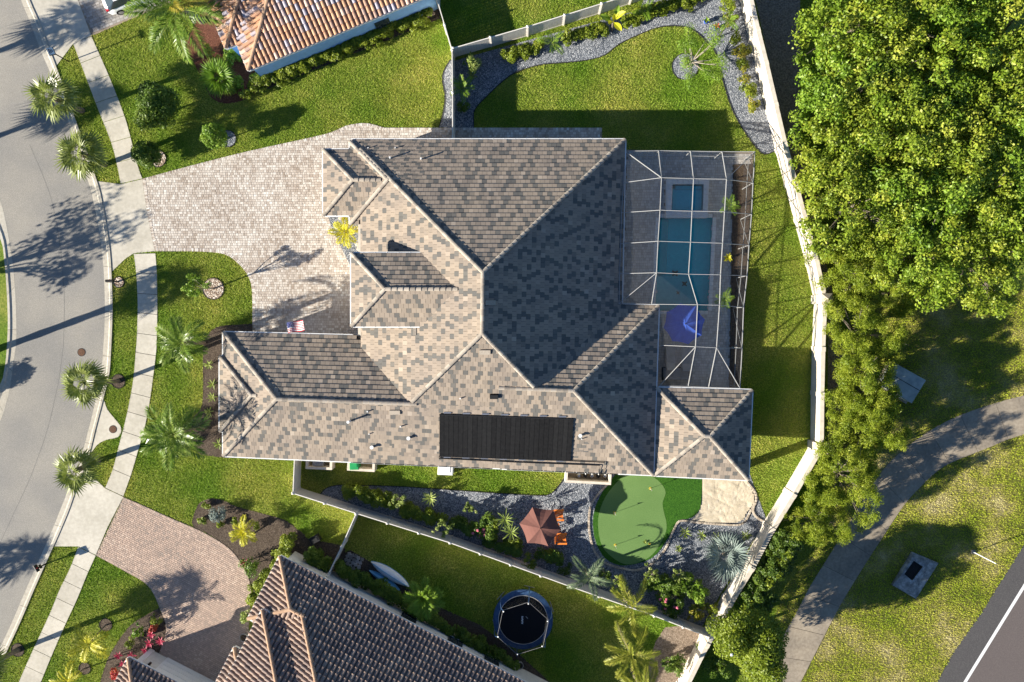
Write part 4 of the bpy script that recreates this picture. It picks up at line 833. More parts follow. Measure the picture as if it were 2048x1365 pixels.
def limbs(h0, top, centres, r0, m, k=16, seed=1, name='trunk'):
    g = random.Random(seed); mb = MB(); mb.tube([(0, 0, -.05), (.05, .03, h0 * .5), (0, 0, h0)], [r0 * 1.25, r0, r0 * .85], 8)
    for c in g.sample(list(centres), min(k, len(centres))):
        c = Vector(c); mid = Vector((c.x * .4, c.y * .4, h0 + (c.z - h0) * .55)); mb.tube([(0, 0, h0 * .9), mid, c], [r0 * .6, r0 * .35, r0 * .1], 5)
        e = c + Vector((g.uniform(-.6, .6), g.uniform(-.6, .6), g.uniform(.1, .6))); mb.tube([mid, (mid + e) / 2 + Vector((0, 0, .1)), e], [r0 * .25, r0 * .16, r0 * .05], 4)
    return mb.m(name, m)
def tree_kind(R, Hh, zc, n, cr, per, ln, wd, leafm, h0, r0, seed, barkm=None, **k):
    c, r = clumps(n, R, Hh, zc, cr, seed); return cloud(c, r, per, ln, wd, leafm, **k), limbs(h0, zc, c, r0, barkm or M['bark'], seed=seed)
def put_tree(name, kind, base, label, cat='tree', group=None, rz=None, sc=1.0):
    t = thing(name, label, cat, (base[0], base[1], 0), group, random.uniform(0, 6.28) if rz is None else rz, sc); obj('trunk', kind[1], t); obj('crown', kind[0], t); return t
def base_of(px, py, z): return P(px, py, z)          # a crown seen at this pixel stands over this spot
WOOD = [tree_kind(3.5, 2.3, 4.2, 115, .58, 300, .22, .13, M['leaf_wood%d' % i], 2.4, .16, 20 + i, shell=.2, rnd=1.1, tvar=.2) for i in range(4)]
PINE = [tree_kind(2.7, 1.9, 3.2, 105, .46, 900, .25, .045, M['leaf_pine'], 1.6, .12, 40 + i, up=.2, rnd=1.3, shell=.15, tvar=.2) for i in range(3)]
wl = [((1690, 55), 0, 1.0, 'broad yellow-green woodland tree nearest the top of the boundary wall'), ((1790, 35), 1, 1.05, 'woodland tree at the top edge second from the boundary wall'), ((1915, 30), 2, 1.0, 'woodland tree at the top edge third from the boundary wall'), ((2030, 60), 3, 1.05, 'woodland tree filling the top right corner'),
      ((1685, 180), 2, .92, 'woodland tree leaning over bare litter by the wall in the second row'), ((1765, 150), 3, 1.0, 'densely leaved woodland tree with branches showing, second row'), ((1885, 150), 0, 1.05, 'woodland tree in the middle of the second row of the wood'), ((2005, 195), 1, 1.0, 'woodland tree at the right edge in the second row'),
      ((1692, 300), 1, .95, 'woodland tree beside the wall opposite the pool cage'), ((1775, 275), 0, 1.0, 'woodland tree of the third row, second from the wall'), ((1890, 280), 3, 1.08, 'tall woodland tree in the centre of the third row'), ((2025, 320), 2, 1.02, 'woodland tree at the right edge in the third row'),
      ((1715, 410), 3, .98, 'lush green woodland tree beside the wall in the fourth row'), ((1815, 400), 2, 1.0, 'woodland tree of the fourth row with gaps showing dark floor'), ((1935, 410), 1, 1.02, 'pale topped woodland tree of the fourth row near the right edge'), ((2040, 450), 0, 1.0, 'woodland tree at the right edge above the shaded verge'),
      ((1850, 510), 0, .95, 'woodland tree at the lower fringe over the shaded verge'), ((1960, 520), 3, .9, 'woodland tree at the lower fringe nearest the right edge'), ((1760, 490), 1, .8, 'small woodland tree at the lower fringe beside the feathery trees')]
for (px, py), k, sc, lb in wl: put_tree('woodland_tree', WOOD[k], base_of(px, py, 4.3 * sc), lb, 'tree', 'woodland trees beyond the wall', sc=sc)
pn_ = [((1705, 545), 0, .85, 'feathery yellow-green tree just below the wall pillar'), ((1790, 585), 1, .62, 'small feathery tree at the edge of the shaded verge'), ((1722, 665), 2, .85, 'feathery tree beside the straight wall under the pillar'), ((1728, 745), 1, .85, 'feathery tree overhanging the green utility cabinet'), ((1722, 800), 0, .85, 'feathery tree against the wall left of the utility cabinet'), ((1738, 855), 2, .84, 'feathery tree between the utility cabinet and the path'), ((1690, 952), 1, .88, 'large feathery tree spreading over the path'), ((1640, 1045), 0, .74, 'lowest feathery tree hanging over the path edge')]
for (px, py), k, sc, lb in pn_: put_tree('feathery_tree', PINE[k], base_of(px, py, 3.2 * sc), lb, 'tree', 'feathery trees along the wall', sc=sc)
def shrub(px, py, r, h, m, label, name='shrub', cat='shrub', per=300, ln=.13, wd=.08, z=None, n=None, seed=None, group=None, flowers=0, stem=True, fm=None, ball=False):
    b = base_of(px, py, h * .6 if z is None else z); sd = seed or int(px * 7 + py); c, rr = clumps(n or max(8, int(16 * r * r + 8)), r * .78, h * .42, h * .56, max(.16, r * .34), sd, .3)
    if ball: c, rr = clumps(60, r * .78, h * .36, h * .6, r * .26, sd, .82, .02)
    t = thing(name, label, cat, (b.x, b.y, 0), group); obj('foliage', cloud(c, rr, per * 4, ln, wd, m, 'foliage'), t)
    if stem: obj('stem', limbs(h * .35, h * .6, c, max(.025, r * .05), M['bark'], 5, sd, 'stem'), t)
    for k in range(flowers):
        q = c[k % len(c)]; f = rr[k % len(c)]; mb = MB()
        for a in range(5): mb.box((.06 * math.cos(a * 1.257), .06 * math.sin(a * 1.257), 0), (.09, .07, .02), Matrix.Rotation(a * 1.257, 3, 'Z') @ Matrix.Rotation(.4, 3, 'Y'))
        obj('blossom', mb.m('blossom', fm or M['flower']), t, (q[0] + random.uniform(-f, f) * .5, q[1] + random.uniform(-f, f) * .5, q[2] + f * .8))
    return t
def hedge(path, wd, h, m, label, per=340, ln=.145, wl_=.095, z=0.5):
    pts = [P(x, y, z) for x, y in path]; a0 = pts[0]; t = thing('hedge', label, 'hedge', (a0.x, a0.y, 0)); r = resample(pts, .34); cs, rr = [], []
    for p in r:
        for k in range(max(2, int(wd / .33))):
            d = Vector((random.uniform(-.5, .5) * (wd - .3), random.uniform(-.5, .5) * (wd - .3))); cs.append((p.x - a0.x + d.x, p.y - a0.y + d.y, h * random.uniform(.55, .82))); rr.append(random.uniform(.26, .38))
        cs.append((p.x - a0.x + random.uniform(-.5, .5) * wd, p.y - a0.y + random.uniform(-.5, .5) * wd, h * .3)); rr.append(.3)
    obj('foliage', cloud(cs, rr, per * 4.5, ln, wl_, m, 'foliage', shell=.6), t)
    mb = MB()
    for p in r[::2]: x, y = p.x - a0.x, p.y - a0.y; mb.tube([(x, y, -.02), (x + random.uniform(-.1, .1), y + random.uniform(-.1, .1), h * .6)], [.03, .015], 5)
    obj('stems', mb.m('stems', M['bark']), t, ); return t
# ---- palm leaves
def feather(L, droop, n, ll, lw, seed, rise=.35, vee=.35, plume=False, m=None, name='frond'):
    g = np.random.default_rng(seed); V = []; F = []; T = []
    def pt(s): return np.array([L * (s - .18 * s * s * droop), .04 * L * math.sin(seed) * s * s, L * (rise * s - droop * .62 * s * s)])
    pts = [pt(i / 8) for i in range(9)]; mb = MB(); mb.tube(pts, [max(.006, .028 * (1 - .85 * i / 8)) for i in range(9)], 4, .85)
    base = g.uniform(.38, .62)
    for i in range(n):
        s = .13 + .87 * (i + .5) / n; p = pt(s); d = pt(min(1, s + .02)) - pt(s - .02); d /= np.linalg.norm(d); side = np.cross(d, [0, 0, 1.]); side /= np.linalg.norm(side); upv = np.cross(side, d)
        ln = ll * (math.sin(math.pi * min(1, .12 + .80 * s)) ** .7) * g.uniform(.85, 1.12)
        for sg in ((-1, 1) if not plume else (-1, 1, -.5, .5)):
            fw = .42 + .75 * s; e = d * fw + side * (1 if sg > 0 else -1) * (1 if abs(sg) == 1 else .45) + upv * (vee if abs(sg) == 1 else 1.0) + g.normal(size=3) * .10; e /= np.linalg.norm(e)
            wv = np.cross(e, upv if abs(sg) == 1 else side); wv /= np.linalg.norm(wv) + 1e-9; tip = p + e * ln - np.array([0, 0, 1.]) * ln * (.30 * g.uniform(.6, 1.4)); mid = p + e * ln * .45
            k = len(V); V += [p, mid + wv * lw / 2, tip, mid - wv * lw / 2]; F.append([k, k + 1, k + 2, k + 3]); T.append(min(1, max(0, base + g.normal(0, .24) + (.18 if i < 2 or s > .93 else 0))))
    mb.add(V, F); mb.T[-len(F):] = T; return mb.m(name, m)
def fan(R, pet, seed, m, nseg=26, spread=125, droop=.25, name='fan_leaf'):
    g = np.random.default_rng(seed); mb = MB(); mb.tube([(0, 0, 0), (pet * .5, 0, .06 * pet), (pet, 0, 0)], [.03, .022, .016], 4, .75); V = []; F = []; T = []; base = g.uniform(.32, .55)
    for i in range(nseg):
        a = rad(-spread + 2 * spread * i / (nseg - 1)); l = R * (.72 + .28 * math.cos(a * .75)) * g.uniform(.9, 1.06); hd = rad(2 * spread / (nseg - 1)) * .58
        r1 = l * .46; c = np.array([pet, 0, 0]); f = lambda a_, r, z: c + np.array([r * math.cos(a_), r * math.sin(a_), z]); k = len(V); z1 = -.05 * R + .05 * R * (i % 2)
        V += [c, f(a - hd, r1, z1), f(a + g.normal(0, .03), l, -droop * l * g.uniform(.6, 1.5)), f(a + hd, r1, z1)]; F.append([k, k + 1, k + 2, k + 3]); T.append(min(1, max(0, base + g.normal(0, .12) + (.12 if i % 2 else 0))))
    mb.add(V, F); mb.T[-len(F):] = T; return mb.m(name, m)
def paddle(L, wd, seed, m, droop=.5, rise=.5, name='leaf'):
    g = np.random.default_rng(seed); mb = MB(); V = []; F = []; n = 9
    for i in range(n + 1):
        s = i / n; x = L * (s - .15 * droop * s * s); z = L * (rise * s - droop * .6 * s * s); w_ = wd * (.06 if s < .22 else math.sin(math.pi * min(1, (s - .2) / .8 * .96 + .03)) ** .6) / 2; V += [(x, -w_, z + w_ * .35), (x, 0, z), (x, w_, z + w_ * .35)]
    for i in range(n): F += [[3 * i, 3 * i + 1, 3 * i + 4, 3 * i + 3], [3 * i + 1, 3 * i + 2, 3 * i + 5, 3 * i + 4]]
    mb.add(V, F, g.uniform(.35, .75)); return mb.m(name, m)
def crown_of(t, meshes, n, top, pmax, pmin, seed, sc=1.0, name='frond'):
    g = random.Random(seed); y0 = g.uniform(0, 6.28)
    for i in range(n):
        f = i / max(1, n - 1); yaw = y0 + i * 2.39996 + g.uniform(-.15, .15); pit = rad(pmax + (pmin - pmax) * f ** .85 + g.uniform(-6, 6)); s = sc * g.uniform(.88, 1.08) * (.75 + .25 * min(1, f * 3))
        Mx = Matrix.Translation(Vector(top)) @ Matrix.Rotation(yaw, 4, 'Z') @ Matrix.Rotation(-pit, 4, 'Y') @ Matrix.Rotation(g.uniform(-.3, .3), 4, 'X') @ Matrix.Scale(s, 4)
        obj(name, g.choice(meshes), t, mat4=Mx)
FANS = [fan(1.0, .80, 60 + i, M['leaf_fan'], 17, 105, .38) for i in range(5)]; BIS = [fan(1.25, .75, 70 + i, M['leaf_silver'], 26, 125, .15) for i in range(3)]
FEA = [feather(2.3, .85, 30, .62, .055, 80 + i, m=M['leaf_feather']) for i in range(4)]; BIGF = [feather(3.3, .75, 40, .75, .06, 90 + i, m=M['leaf_feather']) for i in range(3)] + [feather(3.3, .9, 52, .7, .07, 97, m=M['leaf_yellowfrond'])]
FOX = [feather(2.3, .7, 30, .50, .05, 100 + i, plume=True, m=M['leaf_fox']) for i in range(3)]; GOLD = [feather(1.3, .6, 20, .42, .05, 110 + i, m=M['leaf_gold']) for i in range(3)]; ARE = [feather(1.5, .7, 20, .48, .05, 120 + i, m=M['leaf_bright']) for i in range(3)]
leaf('leaf_greygreen', (.06, .10, .05), (.14, .20, .10), (.32, .37, .22))
DROOP = [feather(2.6, 1.25, 40, .5, .05, 130 + i, rise=.6, m=M['leaf_greygreen']) for i in range(2)]; DROOP2 = [feather(2.4, 1.15, 40, .5, .05, 140 + i, rise=.6, m=M['leaf_feather']) for i in range(2)]; LIC = [fan(.95, .5, 150 + i, M['leaf_bright'], 18, 100, .2) for i in range(3)]
BAN = [paddle(1.6, .5, 160 + i, M['leaf_gold']) for i in range(2)] + [paddle(1.5, .45, 163, M['leaf_bright'])]
def palm(bx, cx, h, label, meshes, n, r0=.14, pm=(75, -25), sc=1.0, name='palm', seed=0, m=None, boots=False, group=None, frond='frond', flare=1.3):
    """bx: pixel of the base on the ground; cx: pixel of the crown (None: straight above); h: crown height"""
    b = P(*bx); tp = P(*cx, h) - b if cx else Vector((0, 0)); t = thing(name, label, 'palm', (b.x, b.y, 0), group); mb = MB(); pts = []; rr = []
    for i in range(11):
        s = i / 10; pts.append((tp.x * s ** 1.2, tp.y * s ** 1.2, -.05 + (h + .05) * s)); rr.append(r0 * (flare if i == 0 else 1) * (1.18 if boots and i % 2 else 1) * (1 if s < .85 else 1.12))
    mb.tube(pts, rr, 10); obj('trunk', mb.m('trunk', m or M['trunk']), t); crown_of(t, meshes, n, (tp.x, tp.y, h), pm[0], pm[1], seed or int(bx[0] + bx[1] * 3), sc, frond); return t
G1 = 'sabal palms along the street'
palm((165, 222), (106, 195), 4.0, 'shaggy fan palm leaning over the street near the sign', FANS, 20, .17, (80, -40), 1.05, 'fan_palm', boots=True, group=G1, frond='fan_leaf')
palm((210, 330), (163, 308), 3.3, 'bright fan palm at the top corner of the main driveway apron', FANS, 22, .17, (80, -40), 1.12, 'fan_palm', boots=True, group=G1, frond='fan_leaf')
palm((237, 763), (169, 766), 4.4, 'fan palm over the street in front of the garage wing, in a mulch ring', FANS, 20, .15, (80, -40), 1.05, 'fan_palm', group=G1, frond='fan_leaf')
palm((197, 922), (152, 942), 3.4, 'fan palm beside the storm inlet above the lower driveway', FANS, 19, .17, (80, -40), 1.05, 'fan_palm', boots=True, group=G1, frond='fan_leaf')
palm((36, 1300), (-40, 1340), 4.4, 'street palm whose crown leans out past the left edge', FANS, 30, .17, (80, -40), 1.05, 'fan_palm', boots=True, group=G1, frond='fan_leaf')
palm((-15, 703), None, 5.0, 'palm on the traffic island throwing a long shadow', FANS, 34, .22, (80, -40), 1.05, 'fan_palm', boots=True, group=G1, frond='fan_leaf')
for bx, lb in (((-201, 178), 'palm out of frame whose shadow crosses the upper driveway apron'), ((-172, 336), 'palm out of frame whose shadow falls behind the first street palm'), ((-300, 1236), 'palm out of frame whose shadow lies at the lower kerb')): palm(bx, None, 4.9, lb, FANS, 30, .17, (80, -40), 1.15, 'fan_palm', boots=True, group='palms out of frame across the street', frond='fan_leaf')
ISLT = tree_kind(2.5, 1.5, 3.9, 40, .7, 120, .22, .14, M['leaf_wood'], 2.2, .12, 55)
put_tree('street_tree', ISLT, P(-185, 600), 'leafy tree out of frame whose dappled shadow lies on the street', sc=1.12)
shrub(-100, 795, 1.15, 2.6, M['leaf_dark'], 'round shrub out of frame shading the traffic island kerb', z=0)
palm((408, 686), (364, 686), 3.9, 'feather palm on the front lawn at the upper mulch bed corner', FEA, 15, .15, (70, -20), .98, 'feather_palm', frond='frond')
palm((405, 857), (348, 868), 4.9, 'large feather palm on the front lawn beside the garage wing', FEA, 20, .16, (70, -25), 1.15, 'feather_palm', frond='frond')
palm((404, 42), (360, 20), 4.2, 'huge arching palm over the neighbour lawn beside the white car', BIGF, 19, .22, (70, -20), 1.25, 'arching_palm', frond='frond')
palm((447, 168), (438, 158), 1.2, 'low bright fan-leaved palm in the red mulch bed', LIC, 20, .08, (75, 0), 1.1, 'low_fan_palm', frond='fan_leaf')
palm((490, 1078), (489, 1064), .9, 'small golden palm in the lower mulch bed', GOLD, 13, .05, (70, -5), .95, 'golden_palm')
palm((212, 1250), (178, 1288), 2.6, 'bright golden palm leaning over the lower front lawn', GOLD, 8, .05, (35, -20), 1.35, 'golden_palm')
palm((170, 1337), (136, 1362), 1.8, 'golden palm cut by the bottom edge of the photo', GOLD, 8, .05, (40, -20), 1.1, 'golden_palm')
palm((695, 468), (692, 465), .8, 'golden palm in the pebble bed by the front entry', GOLD, 14, .05, (70, -5), 1.0, 'golden_palm')
palm((835, 1186), (848, 1196), 1.6, 'bushy green palm at the end of the upturned boats', ARE, 22, .1, (75, -10), 1.15, 'bushy_palm')
palm((1237, 1188), (1265, 1212), 3.6, 'foxtail palm leaning over the south fence', FOX, 9, .1, (50, -25), 1.0, 'foxtail_palm')
palm((1232, 1245), (1263, 1308), 4.6, 'foxtail palm in the trampoline yard beside the fence', FOX, 9, .11, (50, -25), 1.08, 'foxtail_palm')
palm((1262, 1340), (1290, 1385), 4.4, 'foxtail palm cut by the bottom edge of the trampoline yard', FOX, 9, .11, (50, -25), 1.05, 'foxtail_palm')
palm((1169, 1140), (1178, 1152), 1.9, 'drooping blue-green palm hanging over the south fence', DROOP, 7, .09, (65, 20), .95, 'drooping_palm')
palm((1438, 1094), (1450, 1108), 1.7, 'silver fan palm by the boundary wall', BIS, 12, .16, (75, 5), 1.1, 'silver_palm', frond='fan_leaf')
palm((1437, 75), (1458, 44), 2.6, 'slender yellow palm near the top of the boundary wall', ARE, 6, .05, (60, 0), .6, 'slender_palm')
palm((1108, 92), (1105, 85), 1.2, 'young yellow-green palm by the middle of the north fence', ARE, 6, .05, (60, 10), .8, 'young_palm')
palm((1224, 62), (1226, 44), 1.5, 'paddle-leaved banana plant by the north fence', BAN, 6, .07, (60, 10), .85, 'banana_plant', frond='leaf')
palm((1288, 30), (1290, 20), 1.2, 'young palm at the top of the north gravel bed', ARE, 5, .05, (60, 10), .7, 'young_palm')
palm((1456, 422), (1459, 412), 1.3, 'small palm inside the pool cage beside the spa', ARE, 9, .05, (65, 0), .6, 'caged_palm')
palm((1447, 602), (1449, 598), 1.2, 'small palm inside the pool cage near the shallow end', ARE, 8, .05, (65, 0), .6, 'caged_palm')
palm((922, 175), (924, 178), 1.0, 'short palm in the shaded corner by the white fence', ARE, 9, .05, (70, 5), .8, 'corner_palm')
# ---- shrubs and small trees
shrub(315, 213, 1.65, 3.0, M['leaf_shrub'], 'dark airy bush tree on the neighbour lawn', ln=.15, wd=.09, per=260, n=70)
shrub(428, 273, 1.0, 2.4, M['leaf_bright'], 'bright green round topiary ball on the neighbour lawn', per=300, z=1.5, ball=True)
shrub(293, 308, 1.05, 2.1, M['leaf_shrub'], 'dark green clipped ball tree by the sidewalk', per=300, z=1.25, ball=True)
hedge([(515, 166), (600, 133), (700, 91), (780, 58), (852, 32)], 1.0, 1.1, M['leaf_hedge'], 'low bright hedge along the terracotta roofed house')
hedge([(1012, 112), (1075, 95)], .7, .9, M['leaf_hedge'], 'hedge along the north fence beside the corner shrubs'); hedge([(1130, 78), (1205, 55)], .7, .9, M['leaf_hedge'], 'hedge along the north fence between the young palm and banana plant')
hedge([(1248, 40), (1330, 15), (1400, -5)], .7, .9, M['leaf_hedge'], 'hedge along the top of the north gravel bed')
for i, (px, py) in enumerate(((1456, 15), (1463, 45), (1472, 75), (1478, 105), (1484, 130), (1490, 155), (1497, 178), (1505, 212))): shrub(px, py, .55 + .15 * (i % 3 == 0), .8, M['leaf_croton'] if i % 2 else M['leaf_hedge'], ['yellow-green', 'gold tinged'][i % 2] + ' shrub in the row along the boundary wall, number %s from the top' % ['one', 'two', 'three', 'four', 'five', 'six', 'seven', 'eight'][i], group='shrubs along the wall', per=340, stem=False)
shrub(945, 128, .85, 1.6, M['leaf_star'], 'broad-leaved shrub in the fence corner of the north bed', ln=.28, wd=.09, per=110); shrub(926, 212, .55, 1.0, M['leaf_shrub'], 'dark shrub in the shaded strip beside the white fence')
def sparse_tree(bx, h, R, label, m, n=10, per=60, ln=.16, wd=.09, seed=1, bark=None, lean=(0, 0)):
    b = P(*bx); g = random.Random(seed); t = thing('small_tree', label, 'tree', (b.x, b.y, 0)); mb = MB(); tips = []; top = Vector((lean[0] * .4, lean[1] * .4, h * .45)); mb.tube([(0, 0, -.05), top * .5, top], [.06, .05, .045], 6)
    for i in range(n):
        a = i * 2.4 + g.uniform(-.3, .3); r = R * g.uniform(.45, 1); e = Vector((lean[0] + r * math.cos(a), lean[1] + r * math.sin(a), h * g.uniform(.75, 1.05))); mid = top.lerp(e, .5) + Vector((0, 0, -.1)); mb.tube([top, mid, e], [.035, .022, .008], 5); tips += [e, mid.lerp(e, .6)]
        f = e + Vector((g.uniform(-.3, .3), g.uniform(-.3, .3), -.05)); mb.tube([mid, f], [.014, .006], 4); tips.append(f)
    obj('trunk', mb.m('trunk', bark or M['twig']), t); obj('crown', cloud([tuple(p) for p in tips], [R * .22] * len(tips), per / (R * .22) ** 2, ln, wd, m, shell=.1), t); return t
sparse_tree((1372, 136), 2.3, 2.1, 'sprawling thin-leaved tree in the round gravel ring', M['leaf_bright'], 16, 130, .09, .05, 3, lean=(.5, .25))
sparse_tree((427, 578), 2.9, 1.0, 'young staked tree in the gravel ring on the front lawn', M['leaf_bright'], 8, 55, .14, .07, 5, lean=(-.3, 0))
for (px, py, h, R, lb, sd) in ((800, 996, 1.5, .6, 'bare-stemmed frangipani in the south gravel bed left of the spiky yucca', 11), (890, 1045, 1.7, .6, 'thin frangipani against the south fence', 12), (940, 1010, 1.3, .4, 'small spindly shrub in the middle of the south gravel bed', 13), (1352, 1140, 1.6, .5, 'leaning frangipani with pale trunk below the putting green', 14), (1300, 1140, 1.4, .5, 'spindly frangipani next to the lower rim of the putting green', 16), (1230, 1160, 1.6, .5, 'spindly shrub between drooping palm and foxtail palm', 15)):
    sparse_tree((px, py), h, R, lb, M['leaf_star'], 7, 26, .2, .07, sd)
for path, wd, h, lb in (([(690, 982), (735, 990), (785, 1004)], .95, .9, 'first dark clipped hedge block in the south gravel bed'), ([(803, 1018), (880, 1040)], .8, .8, 'second dark hedge block along the south fence'), ([(905, 1048), (945, 1058)], .75, .8, 'third dark hedge block by the frangipani'), ([(975, 1040), (985, 1062)], .9, 1.2, 'upright dark hedge beside the brown umbrella'), ([(985, 1085), (1040, 1100)], .9, .8, 'dark hedge below the brown umbrella edge'), ([(1085, 1105), (1115, 1118)], .8, .8, 'dark hedge right under the brown umbrella'), ([(1315, 1160), (1375, 1180)], 1.0, 1.1, 'dark hedge between foxtail palm and silver palm')): hedge(path, wd * 1.1, h * 1.25, M['leaf_hedge'] if 'first' in lb or 'second' in lb else M['leaf_shrub'], lb)
shrub(960, 1062, .65, 1.3, M['leaf_shrub'], 'pink-flowered shrub by the south fence', flowers=8); shrub(1058, 1125, .6, 1.4, M['leaf_hedge'], 'light green shrub leaning on the south fence'); shrub(1128, 1140, .55, 1.0, M['leaf_dark'], 'dark shrub left of the drooping palm')
shrub(1335, 1205, .85, 1.5, M['leaf_shrub'], 'flowering shrub with pink blossoms behind the south fence', flowers=10); shrub(1400, 1185, .8, 1.7, M['leaf_bright'], 'large fresh green shrub near the wall and fence corner', ln=.22, wd=.08, per=170); shrub(1392, 1225, .75, 1.5, M['leaf_croton'], 'yellow croton shrub in the corner of fence and wall', ln=.24, wd=.07, per=170)
shrub(1405, 1300, .6, 1.2, M['leaf_dark'], 'dark shrub just outside the boundary wall corner'); shrub(1350, 1330, .9, 1.6, M['leaf_shrub'], 'dense shrub at the bottom corner of the trampoline yard')
shrub(1505, 1285, 2.3, 7.0, M['leaf_hedge'], 'big round flowering tree beside the concrete path', per=300, ln=.16, wd=.1, flowers=14, fm=M['white'], n=110, z=4.4, name='flowering_tree', cat='tree'); shrub(1435, 1330, .9, 1.5, M['leaf_shrub'], 'shrub between the wall and the big round flowering tree')
hedge([(1588, 1085), (1563, 1130), (1533, 1185), (1500, 1235)], 1.8, 4.2, M['leaf_dark'], 'broad dark hedge outside the lower boundary wall', z=3.4); hedge([(1583, 1110), (1545, 1175)], .35, 4.4, M['leaf_hedge'], 'sunlit top edge of the dark hedge, added as a yellow-green foliage strip', per=200, z=3.8)  # second, brighter strip: sun on the hedge's top edge put into leaf colour
shrub(435, 1030, .75, 1.0, M['leaf_silver'], 'grey-green shrub in the lower mulch bed', ln=.12, wd=.05); shrub(500, 1135, .8, 1.2, M['leaf_shrub'], 'leafy shrub at the curve of the lower driveway', per=180)
for i, (px, py) in enumerate(((412, 1010), (440, 1050), (405, 1042), (515, 1052), (470, 1045))): shrub(px, py, .3, .4, M['leaf_hedge'], ['small green tuft at the tip of the lower mulch bed', 'small round shrub in the middle of the lower mulch bed', 'low tuft at the driveway edge of the mulch bed', 'small yellowish shrub right of the golden palm in the mulch', 'small shrub left of the golden palm in the mulch'][i], stem=False)
hedge([(585, 1075), (555, 1120), (525, 1165), (508, 1195)], .9, 1.3, M['leaf_hedge'], 'curved hedge along the driveway side of the brown tiled house'); hedge([(625, 1110), (655, 1128)], 1.0, 1.2, M['leaf_shrub'], 'hedge block left of the yard fence by the brown tiled house')
hedge([(677, 1133), (762, 1175), (832, 1216), (902, 1257), (966, 1291), (1024, 1322)], .95, 1.25, M['leaf_shrub'], 'long hedge along the shaded wall of the brown tiled house')
shrub(493, 1236, .6, 1.4, M['leaf_star'], 'pale green shrub against the brown tiled house corner'); shrub(505, 175, .6, .9, M['leaf_hedge'], 'shrub at the corner of the terracotta roofed house'); shrub(462, 110, .7, 1.0, M['leaf_bright'], 'yellow-green shrub between red mulch and terracotta roof'); shrub(465, 175, .6, .7, M['leaf_hedge'], 'low shrub right of the bright fan-leaved palm'); shrub(415, 100, .5, .8, M['leaf_croton'], 'golden shrub in the red mulch under the arching palm')
shrub(310, 1238, .55, 1.0, M['leaf_hedge'], 'green shrub at the top of the pink flower bed'); shrub(275, 1262, .55, .9, M['leaf_bright'], 'broad-leaved shrub in the middle of the pink flower bed', ln=.22, wd=.13, per=110); shrub(258, 1290, .5, .8, M['leaf_hedge'], 'green shrub above the pink rosettes'); shrub(306, 1258, .35, .9, M['leaf_red'], 'orange red croton by the round pot'); shrub(232, 1348, .5, .8, M['leaf_red'], 'reddish shrub beside the garage gable at the bottom edge')
for px, py, r, m_, lb in ((448, 128, .6, 'leaf_hedge', 'yellow-green shrub above the low fan palm in red mulch'), (432, 120, .55, 'leaf_croton', 'gold-green shrub at the edge of the red mulch bed'), (480, 165, .55, 'leaf_bright', 'bright low shrub at the terracotta roof corner downspout'), (490, 188, .5, 'leaf_hedge', 'low shrub at the lower tip of the red mulch bed'), (460, 80, .55, 'leaf_bright', 'shrub against the wall under the terracotta eave')): shrub(px, py, r, .9, M[m_], lb)
for px, py, r, m_, lb in ((1370, 1160, .7, 'leaf_bright', 'fresh green shrub right of the leaning frangipani'), (1300, 1165, .6, 'leaf_shrub', 'shrub behind the foxtail palm fronds'), (1420, 1215, .6, 'leaf_hedge', 'yellowish shrub leaning against the boundary wall'), (1345, 1225, .6, 'leaf_shrub', 'green shrub near the corner end of the south fence'), (1210, 1150, .5, 'leaf_dark', 'dark shrub beneath the drooping palm fronds'), (1030, 1085, .6, 'leaf_hedge', 'spreading shrub under the yuccas by the parasol'), (985, 1048, .7, 'leaf_hedge', 'rounded shrub top beside the pink flowered shrub')): shrub(px, py, r, 1.2, M[m_], lb)
def rosette(px, py, L, n, m, label, h=.0, name='rosette', wd=.09, cat='plant', up=35):
    b = P(px, py, h + .15); t = thing(name, label, cat, (b.x, b.y, 0)); g = random.Random(int(px * 3 + py))
    if h > .2:
        mb = MB(); mb.tube([(0, 0, -.03), (.03, 0, h)], [.04, .03], 6); obj('stem', mb.m('stem', M['bark']), t)
    bl = [paddle(L * s, wd, int(px) + i, m, .45, .0, 'leaf') for i, s in enumerate((1, .85))]
    for i in range(n):
        Mx = Matrix.Translation((0, 0, h + .03)) @ Matrix.Rotation(i * 2.4 + g.uniform(-.2, .2), 4, 'Z') @ Matrix.Rotation(-rad(80 - (80 - up + 30) * (i / n) + g.uniform(-8, 8)), 4, 'Y'); obj('leaf', g.choice(bl), t, mat4=Mx)
for px, py, lb in ((417, 730, 'star-leaved plant in the front mulch bed nearest the upper feather palm'), (424, 770, 'star-leaved plant in the middle of the front mulch bed'), (424, 795, 'lower star-leaved plant in the middle of the front mulch bed'), (417, 824, 'star-leaved plant at the narrow part of the front mulch bed'), (436, 889, 'star-leaved plant at the garage corner of the front mulch bed')): rosette(px, py, .5, 13, M['leaf_star'], lb, name='star_plant')
for px, py, L, h, lb in ((860, 997, .75, .5, 'spiky pale yucca in the middle of the south gravel bed'), (1010, 1040, .9, 1.4, 'tall spiky yucca left of the brown umbrella'), (1022, 1066, .85, 1.1, 'second spiky yucca touching the brown umbrella'), (1370, 1066, .6, .1, 'spiky agave below the dark fringe of the putting green'), (1404, 1072, .5, .1, 'second agave in the row under the bunker'), (1432, 1076, .5, .1, 'third agave in the row under the bunker'), (1492, 1072, .55, .1, 'agave nearest the boundary wall under the bunker'), (1358, 1098, .35, .05, 'small agave between putting green and silver palm'), (945, 150, .5, .3, 'dark spiky plant on the shaded north gravel'), (1290, 1085, .2, .0, 'tiny tuft on the gravel beside the green rim')): rosette(px, py, L, 24 if h > .4 else 16, M['leaf_star'], lb, h, 'spiky_plant', .08)
